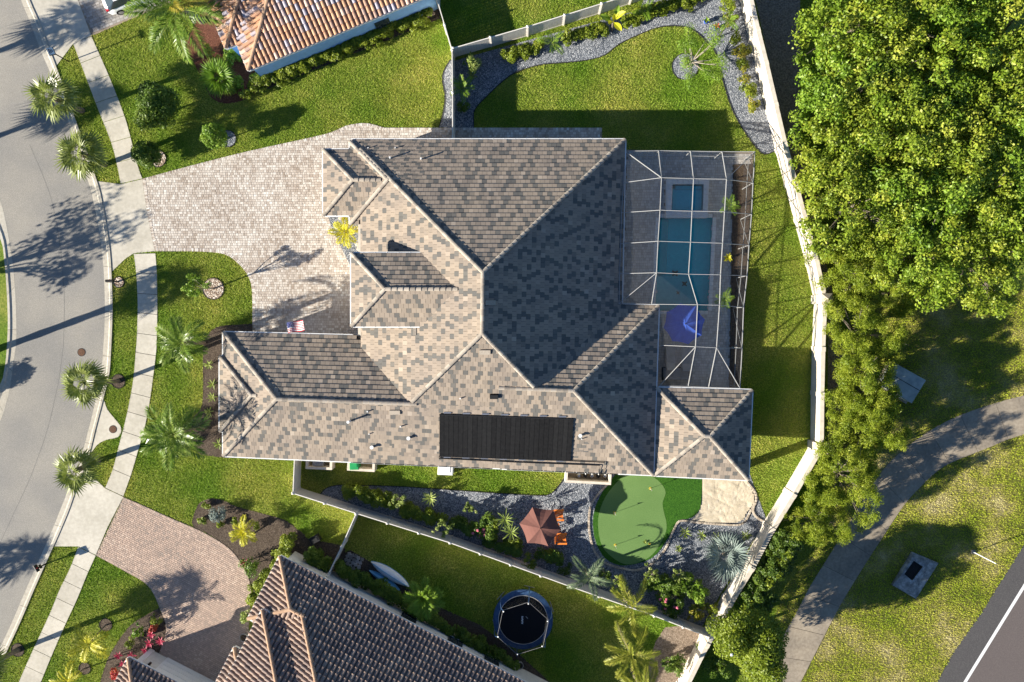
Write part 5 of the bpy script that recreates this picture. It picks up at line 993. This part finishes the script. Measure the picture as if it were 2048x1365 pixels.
for px, py, lb in ((302, 1270, 'red rosette plant in front of the round pot'), (320, 1283, 'large pink rosette plant nearest the driveway'), (298, 1288, 'crimson rosette plant in the middle of the pink bed'), (290, 1303, 'pink rosette plant above the garage gable'), (236, 1312, 'pink rosette plant at the lawn side of the bed'), (246, 1330, 'magenta rosette plant beside the garage roof'), (228, 1352, 'dark pink rosette plant at the bottom edge'), (262, 1312, 'small pink rosette plant left of the garage gable'), (490, 1126, 'small red rosette plant in the lower mulch bed')): rosette(px, py, .42, 16, M['leaf_pink'], lb, .35, 'pink_rosette', .08)
rosette(1456, 516, .45, 14, M['leaf_gold'], 'golden leafy plant in the pool cage planter', .5, 'golden_plant', .13); rosette(1414, 40, .3, 10, M['leaf_bright'], 'green plant in the upper blue pot', .35, 'potted_plant', .08); rosette(1434, 52, .3, 10, M['leaf_red'], 'red-tipped plant in the lower blue pot', .35, 'potted_plant', .08)
# ================================================================== THINGS IN THE YARDS AND ON THE STREET
def rot(a): return Matrix.Rotation(a, 3, 'Z')
def umbrella(px, py, z, R, n, m, label, a0=0.0, drop=.45):
    c = P(px, py, z); t = thing('parasol', label, 'parasol', (c.x, c.y, 0)); mb = MB(); mb.tube([(0, 0, 0), (0, 0, z + .02)], .025, 8); obj('pole', mb.m('pole', M['metal']), t); mb = MB(); mb.disc((0, 0), .3, 0, .07, 16); obj('base', mb.m('base', M['black']), t)
    rim = [Vector((R * math.cos(a0 + 2 * math.pi * k / n), R * math.sin(a0 + 2 * math.pi * k / n), z - drop)) for k in range(n)]
    for k in range(n):
        a, b = rim[k], rim[(k + 1) % n]; top = Vector((0, 0, z)); V = []; F = []; ns = 5
        for i in range(ns + 1):
            s = i / ns
            for j in range(4):
                q = top.lerp(a.lerp(b, j / 3), s); q.z -= .05 * s * math.sin(math.pi * j / 3) * R - .06 * math.sin(math.pi * s); q.xy *= 1 - .05 * s * s * math.sin(math.pi * j / 3); V.append(q)
        F = [[i * 4 + j, i * 4 + j + 1, i * 4 + j + 5, i * 4 + j + 4] for i in range(ns) for j in range(3)]; mb = MB(); mb.add(V, [f[::-1] for f in F]); obj('canopy_panel', mb.m('canopy_panel', m), t)
        mb = MB(); mb.tube([(0, 0, z - .04), a + Vector((0, 0, -.03))], .012, 4); obj('rib', mb.m('rib', M['metal']), t)
    mb = MB(); mb.tube([(0, 0, z), (0, 0, z + .1)], [.05, .02], 8); obj('finial', mb.m('finial', M['black']), t); return t
umbrella(1081, 1057, 2.5, 1.52, 6, M['terracotta'], 'terracotta hexagonal parasol on the south gravel bed', rad(-8)); umbrella(1371, 648, 2.6, 1.5, 8, M['blue'], 'blue octagonal parasol inside the pool cage', .2)
def lounge_chair(px, py, rz, label):
    c = P(px, py, .4); t = thing('garden_chair', label, 'chair', (c.x, c.y, 0), 'orange garden chairs by the parasol', rz)
    def part(name, boxes):
        mb = MB()
        for ce_, d, r in boxes: mb.box(ce_, d, r)
        obj(name, mb.m(name, M['orange']), t)
    tilt = Matrix.Rotation(rad(-12), 3, 'Y')
    for k in range(6): part('seat_slat', [((-.24 + k * .105, 0, .36 + k * .022), (.085, .52, .022), None)])
    for k in range(6): part('back_slat', [((-.43, -.225 + k * .09, .72), (.025, .075, .80 - .05 * abs(k - 2.5)), tilt)])
    for s in (-1, 1):
        part('armrest', [((.02, s * .36, .58), (.75, .13, .025), None)]); part('leg', [((.33, s * .31, .28), (.1, .04, .58), None)]); part('leg', [((-.22, s * .29, .2), (.62, .04, .1), Matrix.Rotation(rad(24), 3, 'Y'))])
lounge_chair(1117, 1030, 0, 'orange wooden garden chair at the upper side of the terracotta parasol'); lounge_chair(1123, 1077, 0, 'orange wooden garden chair at the lower side of the terracotta parasol')
mb = MB(); c = P(1112, 1054, .4); t = thing('side_table', 'small orange slatted table between the garden chairs', 'table', (c.x, c.y, 0))
for k in range(5): mb = MB(); mb.box((-.2 + k * .1, 0, .45), (.085, .5, .025)); obj('slat', mb.m('slat', M['orange']), t)
for x in (-.2, .2):
    for y in (-.2, .2): mb = MB(); mb.box((x, y, .22), (.04, .04, .44)); obj('leg', mb.m('leg', M['orange']), t)
for px, py, lb in ((1341, 715, 'grey sun lounger nearest the house inside the pool cage'), (1372, 717, 'grey sun lounger beside the blue parasol shade')):
    c = P(px, py, .4); t = thing('sun_lounger', lb, 'lounger', (c.x, c.y, 0), 'loungers in the pool cage', rad(90)); mb = MB(); mb.box((0, 0, .3), (1.9, .65, .06)); obj('frame', mb.m('frame', M['metal']), t); mb = MB(); mb.box((.25, 0, .38), (1.3, .6, .1)); mb.box((-.65, 0, .55), (.75, .6, .1), Matrix.Rotation(rad(35), 3, 'Y')); obj('cushion', mb.m('cushion', M['cushion']), t)
    for x in (-.8, .8):
        for y in (-.28, .28): mb = MB(); mb.box((x, y, .14), (.05, .05, .29)); obj('leg', mb.m('leg', M['metal']), t)
c = P(1352, 748, .4); t = thing('outdoor_sofa', 'low outdoor sofa with grey cushions at the end of the deck', 'sofa', (c.x, c.y, 0))
for k in range(3): mb = MB(); mb.box((-.62 + k * .62, .1, .36), (.6, .65, .16)); obj('seat_cushion', mb.m('seat_cushion', M['cushion']), t); mb = MB(); mb.box((-.62 + k * .62, -.32, .6), (.6, .18, .4)); obj('back_cushion', mb.m('back_cushion', M['cushion']), t)
mb = MB(); mb.box((0, 0, .17), (2.0, .95, .22)); obj('base', mb.m('base', M['black']), t)
# --- trampoline
c = P(1046, 1240, .85); t = thing('trampoline', 'round blue and black trampoline with netted poles in the shaded yard', 'trampoline', (c.x, c.y, 0)); Rt = 2.2; n = 48; zt = .85
cs = [(math.cos(2 * math.pi * k / n), math.sin(2 * math.pi * k / n)) for k in range(n)]
def annulus(name, r0, r1, z0, z1, m, a=0, b=n):
    mb = MB(); k = b - a; V = [(x * r0, y * r0, z0) for x, y in (cs + cs)[a:b + 1]] + [(x * r1, y * r1, z1) for x, y in (cs + cs)[a:b + 1]]; mb.add(V, [[i, i + 1, k + 2 + i, k + 1 + i][::-1] for i in range(k)]); obj(name, mb.m(name, m), t)
mb = MB(); mb.disc((0, 0), Rt * .82, zt - .04, zt - .03, n); obj('mat', mb.m('mat', M['mat']), t)
for k in range(6): annulus('pad', Rt * .82, Rt, zt + .02, zt + .0, M['bluepad'], k * 8, k * 8 + 8)
annulus('skirt', Rt, Rt, zt, zt - .2, M['bluepad']); mb = MB(); mb.tube([(x * Rt * .82, y * Rt * .82, zt + .025) for x, y in cs + cs[:1]], .018, 5, cap=False); obj('pad_piping', mb.m('pad_piping', M['vinyl']), t)
mb = MB(); mb.tube([(x * Rt * .97, y * Rt * .97, zt - .05) for x, y in cs + cs[:1]], .03, 6, cap=False); obj('frame_ring', mb.m('frame_ring', M['metal']), t)
tops = []
for k in range(6):
    a = rad(18 + 60 * k); x, y = math.cos(a), math.sin(a); mb = MB(); mb.tube([(x * Rt, y * Rt, .02), (x * Rt, y * Rt, 1.5), (x * Rt * .96, y * Rt * .96, 2.35), (x * Rt * .86, y * Rt * .86, 2.6)], .035, 7); obj('pole', mb.m('pole', M['bluepad']), t); mb = MB(); mb.tube([(x * Rt * .86, y * Rt * .86, 2.6), (x * Rt * .83, y * Rt * .83, 2.65)], .045, 7); obj('pole_cap', mb.m('pole_cap', M['white']), t); tops.append((x * Rt * .88, y * Rt * .88)); mb = MB(); mb.bar((x * Rt * 1.02 - y * .4, y * Rt * 1.02 + x * .4, .03), (x * Rt * 1.02 + y * .4, y * Rt * 1.02 - x * .4, .03), .05, .05); obj('foot', mb.m('foot', M['metal']), t)
for k in range(6):
    (x0, y0), (x1, y1) = tops[k], tops[(k + 1) % 6]; mb = MB(); mb.add([(x0, y0, 2.5), (x1, y1, 2.5), (x1 * .95, y1 * .95, zt + .03), (x0 * .95, y0 * .95, zt + .03)], [[0, 1, 2, 3]]); obj('net_panel', mb.m('net_panel', M['net']), t); mb = MB(); mb.tube([(x0, y0, 2.5), (x1, y1, 2.5)], .012, 4); obj('net_rope', mb.m('net_rope', M['cushion']), t)
mb = MB()
for k in range(6): mb.box((-.06 + .02 * (k % 2), -.28 + k * .10, zt - .022), (.12, .06, .006), rot(-.25), .5)
obj('print', mb.m('print', M['white']), t); mb = MB(); mb.box((.28, .16, zt - .022), (.22, .05, .006), rot(-.8)); obj('print', mb.m('print', M['cushion']), t)
# --- upturned boats, stones, planters behind the brown tiled house
def hull(name, px, py, L, wd, h, rz, m, label, strip=None):
    c = P(px, py, h); t = thing(name, label, 'boat', (c.x, c.y, 0), 'upturned boats', rz); V = []; F = []; nx_, nr = 15, 7
    for i in range(nx_):
        s = -1 + 2 * i / (nx_ - 1); w_ = wd / 2 * max(.02, (1 - abs(s) ** 2.4)); hh = h * (1 - .45 * s * s)
        for j in range(nr): a = math.pi * j / (nr - 1); V.append((s * L / 2, math.cos(a) * w_, .03 + math.sin(a) ** .7 * hh))
    F = [[i * nr + j, i * nr + j + 1, (i + 1) * nr + j + 1, (i + 1) * nr + j][::-1] for i in range(nx_ - 1) for j in range(nr - 1)]; mb = MB(); mb.add(V, F); obj('hull', mb.m('hull', m, True), t)
    mb = MB(); mb.tube([(-L * .44, 0, h * .7), (-L * .2, 0, h * 1.02), (L * .2, 0, h * 1.02), (L * .44, 0, h * .7)], .035, 6); obj('keel', mb.m('keel', strip or m), t)
    for sy in (-1, 1): mb = MB(); mb.tube([(s * L / 2, sy * wd / 2 * max(.02, 1 - abs(s) ** 2.4), .05) for s in [x / 8 for x in range(-8, 9)]], .03, 5); obj('gunwale', mb.m('gunwale', strip or m), t)
hull('upturned_boat', 779, 1151, 3.4, .75, .42, rad(-33), M['kayakwhite'], 'white and blue upturned boat lying along the hedge', M['cyanplastic']); hull('upturned_boat', 768, 1163, 2.7, .5, .3, rad(-33), M['cyanplastic'], 'plain light blue upturned boat tucked against the hedge')
c0 = P(706, 1122); t = thing('paver_pile', 'pile of loose grey paving stones by the yard fence', 'pile', (c0.x, c0.y, 0)); k = 0
for i in range(5):
    for j in range(4):
        if random.random() < .12: continue
        mb = MB(); mb.box((0, 0, 0), (.23, .23, .12), rot(random.uniform(-.3, .3)), random.random()); u = Vector((-.5 + i * .27 + random.uniform(-.04, .04), -.4 + j * .27 + random.uniform(-.04, .04))); u.rotate(Matrix.Rotation(rad(-27), 2)); obj('paving_stone', mb.m('paving_stone', M['paver3']), t, (u.x, u.y, .06 + .13 * (random.random() < .4)))
def crate(px, py, d, m, label, name, cat, rz=0, z=0, lid=None, lidname='lid'):
    c = P(px, py, d[2]); t = thing(name, label, cat, (c.x, c.y, z), None, rz); mb = MB(); mb.box((0, 0, d[2] / 2), d, None, .5, .96); obj('body', mb.m('body', m), t); mb = MB(); mb.box((0, 0, d[2] + .025), (d[0] + .03, d[1] + .03, .05), None, .5, .92); obj(lidname, mb.m(lidname, lid or m), t); mb = MB(); mb.box((d[0] * .3, 0, d[2] + .06), (.05, d[1] * .5, .03)); obj('handle', mb.m('handle', lid or m), t); return t
crate(629, 1080, (.7, .5, .5), M['black'], 'dark storage box by the mulch below the fence', 'storage_box', 'box', .5); crate(858, 22, (.6, .8, .7), M['black'], 'dark compressor unit at the end of the low hedge', 'compressor', 'air conditioner', .38, 0, M['leaflitter'])
def pot(px, py, r, h, m, label):
    c = P(px, py, h); t = thing('pot', label, 'pot', (c.x, c.y, 0)); mb = MB(); mb.tube([(0, 0, 0), (0, 0, h * .6), (0, 0, h)], [r * .65, r * .95, r], 14, cap=False); obj('body', mb.m('body', m), t); mb = MB(); mb.disc((0, 0), r * .9, h * .7, h * .85, 14); obj('soil', mb.m('soil', M['mulch']), t); mb = MB(); mb.tube([(r * math.cos(a * .449), r * math.sin(a * .449), h) for a in range(15)], .03, 5, cap=False); obj('rim', mb.m('rim', m), t)
pot(487, 1276, .28, .5, M['cushion'], 'grey pot at the corner of the brown tiled house'); pot(1040, 1332, .25, .45, M['cushion'], 'grey pot at the end of the long hedge'); pot(293, 1269, .26, .4, M['mosaic'], 'round dark pot among the red plants'); pot(1413, 42, .16, .35, M['purple'], 'upper blue pot on the north gravel bed'); pot(1433, 55, .16, .35, M['purple'], 'lower blue pot on the north gravel bed')
# --- equipment along the south wall of the main house
def lowwall(px0, py0, px1, py1, dpt, h, label, m=None):
    a, b = P(px0, py0, h), P(px1, py1, h); t = thing('equipment_screen', label, 'wall', (a.x, a.y, 0)); d = (b - a).normalized(); n = Vector((-d.y, d.x))
    MB().prism(rect(a, b, .18), 0, h).w('front_wall', M['wall'], t); MB().prism(rect(a + n * .09 + d * .09, a + n * dpt + d * .09, .18), 0, h - .01).w('side_wall', M['wall'], t); MB().prism(rect(b + n * .09 - d * .09, b + n * dpt - d * .09, .18), 0, h - .01).w('side_wall', M['wall'], t); MB().prism([a + d * .2 + n * .1, b - d * .2 + n * .1, b - d * .2 + n * dpt, a + d * .2 + n * dpt], 0, .05).w('slab', M['path'], t)
lowwall(611, 936, 664, 938, 1.1, 1.0, 'low cream screen wall round the air conditioner'); lowwall(694, 939, 749, 942, 1.1, 1.0, 'low cream screen wall round the green bin'); lowwall(1130, 963, 1222, 968, 1.1, 1.0, 'low white screen wall round the pool pumps')
c = P(636, 922, .8); t = thing('air_conditioner', 'air conditioner unit with round fan behind the low wall', 'air conditioner', (c.x, c.y, .05)); mb = MB(); mb.box((0, 0, .4), (.8, .8, .8)); obj('body', mb.m('body', M['cushion']), t); mb = MB(); mb.tube([(.32 * math.cos(a * .3927), .32 * math.sin(a * .3927), .82) for a in range(17)], .02, 5, cap=False); obj('fan_guard', mb.m('fan_guard', M['metal']), t)
for k in range(4): mb = MB(); mb.box((0, 0, .83), (.62, .02, .01), rot(k * .785)); obj('guard_bar', mb.m('guard_bar', M['metal']), t)
crate(708, 930, (.62, .72, 1.0), M['greenbin'], 'green wheeled bin behind the low screen wall', 'wheelie_bin', 'bin', .03); crate(891, 940, (1.1, .75, .9), M['white'], 'white rounded tank beside the south wall', 'storage_tank', 'tank', -.04)
for k in range(5):
    c = P(1158 + 13 * k, 952, .5); t = thing('pool_pump', ['first pool pump', 'second pool filter', 'third pool pump', 'fourth pool pipe valve', 'last pool pump'][k] + ' in the row behind the white low wall', 'pump', (c.x, c.y, .05), 'pool equipment'); mb = MB(); mb.tube([(0, 0, 0), (0, 0, .45), (0, 0, .55)], [.15, .15, .08], 10); obj('body', mb.m('body', M['black'] if k % 2 else M['metal']), t); mb = MB(); mb.tube([(0, 0, .5), (.0, .25, .55), (0, .4, .3)], .035, 6); obj('pipe', mb.m('pipe', M['white']), t)
# --- flag on the garage wall
c = P(570, 668, 2.2); t = thing('flag', 'striped flag with blue canton on a pole above the driveway', 'flag', (c.x, c.y, 0)); A = Vector((0, -.35, 1.9)); top = P(577, 648, 2.9) - c; T_ = Vector((top.x - .05, top.y + .1, 2.95)); mb = MB(); mb.tube([A, T_], .02, 6); obj('pole', mb.m('pole', M['white']), t)
f0 = P3(573, 646, 3.2) - Vector((c.x, c.y, 0)); ux = P3(606, 640, 3.15) - Vector((c.x, c.y, 0)) - f0; vx = P3(577, 667, 3.08) - Vector((c.x, c.y, 0)) - f0
def fl(u, v): q = f0 + ux * u + vx * v; q.z += .07 * math.sin(u * 7 + v); q.y += .03 * math.sin(u * 6); return q
for s in range(13):
    mb = MB(); V = []; F = []; u0 = .4 if s < 7 else 0; nn_ = 9
    for i in range(nn_): u = u0 + (1 - u0) * i / (nn_ - 1); V += [fl(u, s / 13), fl(u, (s + 1) / 13)]
    mb.add(V, [[2 * i, 2 * i + 1, 2 * i + 3, 2 * i + 2] for i in range(nn_ - 1)]); obj('stripe', mb.m('stripe', M['flagred'] if s % 2 == 0 else M['flagwhite']), t)
mb = MB(); V = []
for i in range(6): u = .4 * i / 5; V += [fl(u, 0), fl(u, 7 / 13)]
mb.add(V, [[2 * i, 2 * i + 1, 2 * i + 3, 2 * i + 2] for i in range(5)]); can = obj('canton', mb.m('canton', M['flagblue']), t)
for i in range(5):
    for j in range(4):
        q = fl(.04 + .08 * i, .05 + .13 * j) + Vector((0, 0, .012)); mb = MB(); mb.add([q + Vector((.02 * math.cos(a * .628) * (1 if a % 2 else .45), .02 * math.sin(a * .628) * (1 if a % 2 else .45), 0)) for a in range(10)], [list(range(10))]); obj('star', mb.m('star', M['flagwhite']), can)
# --- mailboxes, signs
def mailbox(px, py, rz, label):
    b = P(px, py); t = thing('mailbox', label, 'mailbox', (b.x, b.y, 0), 'black kerbside mailboxes', rz); mb = MB(); mb.box((0, 0, .6), (.1, .1, 1.2)); obj('post', mb.m('post', M['black']), t); mb = MB(); V = []
    for x in (-.28, .26):
        for a in range(7): V.append((x, -.10 * math.cos(a * math.pi / 6), 1.22 + .1 * (math.sin(a * math.pi / 6)))) 
    V += [(-.28, -.1, 1.1), (-.28, .1, 1.1), (.26, -.1, 1.1), (.26, .1, 1.1)]; mb.add(V, [[a, a + 1, a + 8, a + 7] for a in range(6)] + [[0, 7, 16, 14], [6, 15, 17, 13], [14, 16, 17, 15], list(range(7)) + [15, 14], [7 + a for a in range(7)] + [17, 16]]); obj('box', mb.m('box', M['black']), t)
    mb = MB(); mb.box((0, .12, 1.25), (.04, .015, .16)); obj('signal_flag', mb.m('signal_flag', M['flagred']), t); mb = MB(); mb.box((0, 0, 1.08), (.5, .22, .04)); obj('support', mb.m('support', M['black']), t); mb = MB(); mb.box((0, .11, .85), (.32, .02, .28)); obj('number_plate', mb.m('number_plate', M['black']), t)
mailbox(236, 564, 0, 'black mailbox in the small gravel ring by the kerb'); mailbox(92, 1128, rad(-60), 'black mailbox at the corner of the lower driveway apron')
b = P(138, 124); t = thing('street_sign', 'small white sign with black text panel on a dark post', 'sign', (b.x, b.y, 0)); tp = P(108, 106, 2.2) - b; mb = MB(); mb.tube([(0, 0, 0), (0, 0, 2.15)], .04, 7); obj('post', mb.m('post', M['black']), t); mb = MB(); mb.box((-.02, .02, 2.2), (.46, .60, .04), rot(rad(25)) @ Matrix.Rotation(rad(35), 3, 'Y')); sg = obj('sign_panel', mb.m('sign_panel', M['black']), t)
mb = MB(); mb.box((-.035, .035, 2.225), (.40, .54, .02), rot(rad(25)) @ Matrix.Rotation(rad(35), 3, 'Y')); obj('sign_face', mb.m('sign_face', M['white']), sg)
for k in range(3): mb = MB(); q = rot(rad(25)) @ Matrix.Rotation(rad(35), 3, 'Y'); mb.box(q @ Vector((-.1 + .1 * k, 0, .012)) + Vector((-.035, .035, 2.23)), (.05, .36 - .08 * k, .008), q); obj('lettering', mb.m('lettering', M['black']), sg)
b = P(1946, 1104); t = thing('marker_post', 'slim white post standing on the verge by the road', 'post', (b.x, b.y, 0)); mb = MB(); mb.tube([(0, 0, 0), (0, 0, 2.9)], .035, 8); obj('post', mb.m('post', M['white']), t); mb = MB(); mb.tube([(0, 0, 2.9), (0, 0, 2.97)], [.045, .02], 8); obj('cap', mb.m('cap', M['metal']), t); mb = MB(); mb.box((0, 0, .04), (.3, .3, .08)); obj('footing', mb.m('footing', M['path']), t)
# --- utility cabinet and storm drain
q = PL([(1765, 770), (1791, 729), (1849, 761), (1822, 805)], 1.0); c = sum(q, Vector((0, 0))) / 4; t = thing('utility_cabinet', 'green-grey electrical cabinet half under the feathery trees', 'cabinet', (c.x, c.y, 0)); MB().prism(q, .1, 1.0).w('body', M['transformer'], t); l = [c + (p - c) * 1.05 for p in q]; MB().prism(l, 1.0, 1.06).w('lid', M['transformer'], t); MB().prism([c + (p - c) * 1.15 for p in q], 0, .1).w('pad', M['path'], t)
a, b = l[0].lerp(l[1], .55), l[3].lerp(l[2], .55); MB().bar((*a, 1.065), (*b, 1.065), .04, .02).w('lid_seam', M['black'], t)
o4 = PL([(1782, 1169), (1822, 1103), (1874, 1125), (1829, 1196)]); i4 = PL([(1802, 1153), (1826, 1115), (1853, 1130), (1827, 1170)], .45); g4 = PL([(1809, 1149), (1828, 1122), (1846, 1134), (1825, 1162)], .45); c = sum(o4, Vector((0, 0))) / 4; EX.append(o4)
t = thing('storm_drain', 'stained concrete storm drain with sloped sides and dark grate', 'drain', (c.x, c.y, 0)); V = [(p.x, p.y, .02) for p in o4] + [(p.x, p.y, .22) for p in o4] + [(p.x, p.y, .42) for p in i4] + [(p.x, p.y, .42) for p in g4]; F = []
for k in range(3): F += [[4 * k + i, 4 * k + (i + 1) % 4, 4 * k + 4 + (i + 1) % 4, 4 * k + 4 + i][::-1] for i in range(4)]
wobj('surround', V, F, M['inlet'], t); MB().sheet(g4, .25).w('pit', M['black'], t)
for k in range(1, 8):
    a, b = g4[0].lerp(g4[1], k / 8), g4[3].lerp(g4[2], k / 8); MB().bar((*a, .41), (*b, .41), .04, .03).w('grate_bar', M['rubber'], t)
for k in range(1, 6):
    a, b = g4[0].lerp(g4[3], k / 6), g4[1].lerp(g4[2], k / 6); MB().bar((*a, .405), (*b, .405), .03, .03).w('grate_bar', M['rubber'], t)
# --- putting flags
for px, py, hh, lb in ((1300, 977, 1, 'short yellow pin by the top of the putting green'), (1229, 1025, 1, 'yellow pin in the parasol shadow on the putting green'), (1230, 1090, 1, 'yellow pin at the lower edge of the putting green'), (1299, 1087, 0, 'small yellow ball-shaped marker on the putting green')):
    b = P(px, py); t = thing('putting_pin', lb, 'golf pin', (b.x, b.y, .066)); mb = MB(); mb.disc((0, 0), .09, 0, .012, 12); obj('cup', mb.m('cup', M['yellow']), t); mb = MB(); mb.disc((0, 0), .055, .012, .014, 12); obj('hole', mb.m('hole', M['black']), t); h_ = .85 if hh else .15
    mb = MB(); mb.tube([(0, 0, 0), (0, 0, h_)], .014, 6); obj('stick', mb.m('stick', M['white']), t); mb = MB(); mb.add([(0, 0, h_), (0, 0, h_ - .16), (-.26, .03, h_ - .08)], [[0, 1, 2]]); obj('pennant', mb.m('pennant', M['yellow']), t)
# --- parked car at the top
c = P(262, -18, .9); t = thing('parked_car', 'white car parked on the upper driveway, cut by the top edge', 'car', (c.x, c.y, .05), None, rad(20)); L, Wd = 4.6, 1.85
sec = [(-2.3, .62, .30, .72), (-2.15, .80, .22, .95), (-1.6, .90, .20, 1.02), (-.6, .92, .2, 1.02), (.9, .92, .2, 1.0), (1.7, .88, .22, .88), (2.15, .74, .28, .76), (2.3, .55, .34, .66)]; V = []; F = []; prof = [(-1, 0), (-1.0, .55), (-.93, .85), (-.6, 1), (0, 1.03), (.6, 1), (.93, .85), (1.0, .55), (1, 0)]
for x, hw, z0, z1 in sec: V += [(x, hw * a, z0 + (z1 - z0) * b) for a, b in prof]
m_ = len(prof); F = [[i * m_ + j, (i + 1) * m_ + j, (i + 1) * m_ + j + 1, i * m_ + j + 1] for i in range(len(sec) - 1) for j in range(m_ - 1)] + [list(range(m_)), [(len(sec) - 1) * m_ + j for j in range(m_)][::-1]]; mb = MB(); mb.add(V, F); obj('body', mb.m('body', M['carpaint'], True), t)
def cabin(name, xs, zz, ws, m):
    V = []
    for x, w_, z in zip(xs, ws, zz): V += [(x, -w_, z), (x, w_, z)]
    mb = MB(); mb.add(V, [[2 * i, 2 * i + 1, 2 * i + 3, 2 * i + 2] for i in range(len(xs) - 1)]); obj(name, mb.m(name, m), t)
cabin('roof', (-1.3, -.9, .2, .5), (1.45, 1.5, 1.5, 1.44), (.60, .63, .63, .6), M['carpaint']); cabin('rear_window', (-2.0, -1.3), (1.0, 1.45), (.72, .60), M['glass']); cabin('windscreen', (.5, 1.3), (1.44, 1.0), (.60, .76), M['glass'])
for s in (-1, 1):
    mb = MB(); mb.add([(-2.0, s * .72, 1.0), (-1.3, s * .60, 1.45), (.5, s * .60, 1.44), (1.3, s * .80, 1.0), (-1.9, s * .86, .95)], [[0, 1, 2, 3, 4]]); obj('side_window', mb.m('side_window', M['glass']), t)
    mb = MB(); mb.box((-2.12, s * .66, .83), (.2, .28, .12)); obj('tail_light', mb.m('tail_light', M['flagred']), t); mb = MB(); mb.box((2.12, s * .6, .68), (.2, .28, .1)); obj('headlight', mb.m('headlight', M['white']), t); mb = MB(); mb.box((.85, s * 1.0, 1.02), (.18, .2, .14)); obj('mirror', mb.m('mirror', M['carpaint']), t)
    for x in (-1.4, 1.45):
        mb = MB(); mb.tube([(x, s * .78, .33), (x, s * .95, .33)], .33, 18); wh = obj('wheel', mb.m('wheel', M['rubber']), t); mb = MB(); mb.tube([(x, s * .955, .33), (x, s * .965, .33)], .2, 12); obj('rim', mb.m('rim', M['metal']), wh)
# --- garden boulders by the entry, pebble bed
struct('pebble_bed', MB().prism(PL([(655, 428), (725, 440), (725, 530), (705, 540), (690, 510), (665, 460)]), .0, .058), M['gravel'])
for i, (px, py) in enumerate(((682, 437), (719, 457), (718, 498), (716, 490))):
    b = P(px, py); mb = MB(); g = random.Random(i); s = .16
    for z, r in ((0, 1), (.5, 1.05), (.9, .6)):
        for a in range(7): mb.V.append((s * r * math.cos(a * .9) * g.uniform(.8, 1.2), s * r * math.sin(a * .9) * g.uniform(.8, 1.2), s * z)); 
    mb.F = [[k * 7 + a, k * 7 + (a + 1) % 7, k * 7 + 7 + (a + 1) % 7, k * 7 + 7 + a] for k in range(2) for a in range(7)] + [[14 + a for a in range(7)]]; mb.T = [.6] * len(mb.F); tag(obj('boulder', mb.m('boulder', M['stone']), None, (b.x, b.y, .05)), ['sandy boulder under the front gable corner', 'sandy boulder between entry palm and wall', 'lowest sandy boulder beside the entry turret', 'sandy boulder just above the entry turret'][i], 'boulder')
# ================================================================== GRASS
def grass(name, polys, dens, m, excl, seed, lab, h=(.05, .11)):
    g = np.random.default_rng(seed); X, Y = [], []
    for p in polys:
        x0, x1 = min(q[0] for q in p), max(q[0] for q in p); y0, y1 = min(q[1] for q in p), max(q[1] for q in p); n = int((x1 - x0) * (y1 - y0) * dens); x = g.uniform(x0, x1, n); y = g.uniform(y0, y1, n); k = inpoly(x, y, p); X.append(x[k]); Y.append(y[k])
    X, Y = np.concatenate(X), np.concatenate(Y)
    for e in excl:
        x0, x1 = min(q[0] for q in e), max(q[0] for q in e); y0, y1 = min(q[1] for q in e), max(q[1] for q in e); cand = np.where((X > x0) & (X < x1) & (Y > y0) & (Y < y1))[0]
        if len(cand): bad = cand[inpoly(X[cand], Y[cand], e)]; keep = np.ones(len(X), bool); keep[bad] = False; X, Y = X[keep], Y[keep]
    n = len(X); a = g.uniform(0, 6.283, n); hh = g.uniform(*h, n); wd = g.uniform(.035, .06, n); ln = g.uniform(.03, .11, n); dx, dy = np.cos(a), np.sin(a); V = np.empty((n, 3, 3)); z0 = .0
    V[:, 0] = np.stack([X - dy * wd / 2, Y + dx * wd / 2, np.full(n, z0)], 1); V[:, 1] = np.stack([X + dy * wd / 2, Y - dx * wd / 2, np.full(n, z0)], 1); V[:, 2] = np.stack([X + dx * ln, Y + dy * ln, hh], 1)
    tone = np.clip(g.normal(.5, .22, n), 0, 1); ob = obj(name, mesh(name, V.reshape(-1, 3), np.arange(n * 3).reshape(n, 3), m, tone)); tag(ob, lab, 'grass', kind='stuff'); return n
fr_ = PL([(-30, -30), (1700, -30), (1700, 560), (1690, 900), (1640, 1080), (1480, 1400), (-30, 1400)]); n1 = grass('grass', [fr_], 330, M['blade'], EX, 1, 'mown green grass on the lawns round the houses'); n2 = grass('verge_grass', [VGP], 260, M['dryblade'], EX, 2, 'patchy dry grass on the verge beside the road')
print('GRASS', n1, n2)
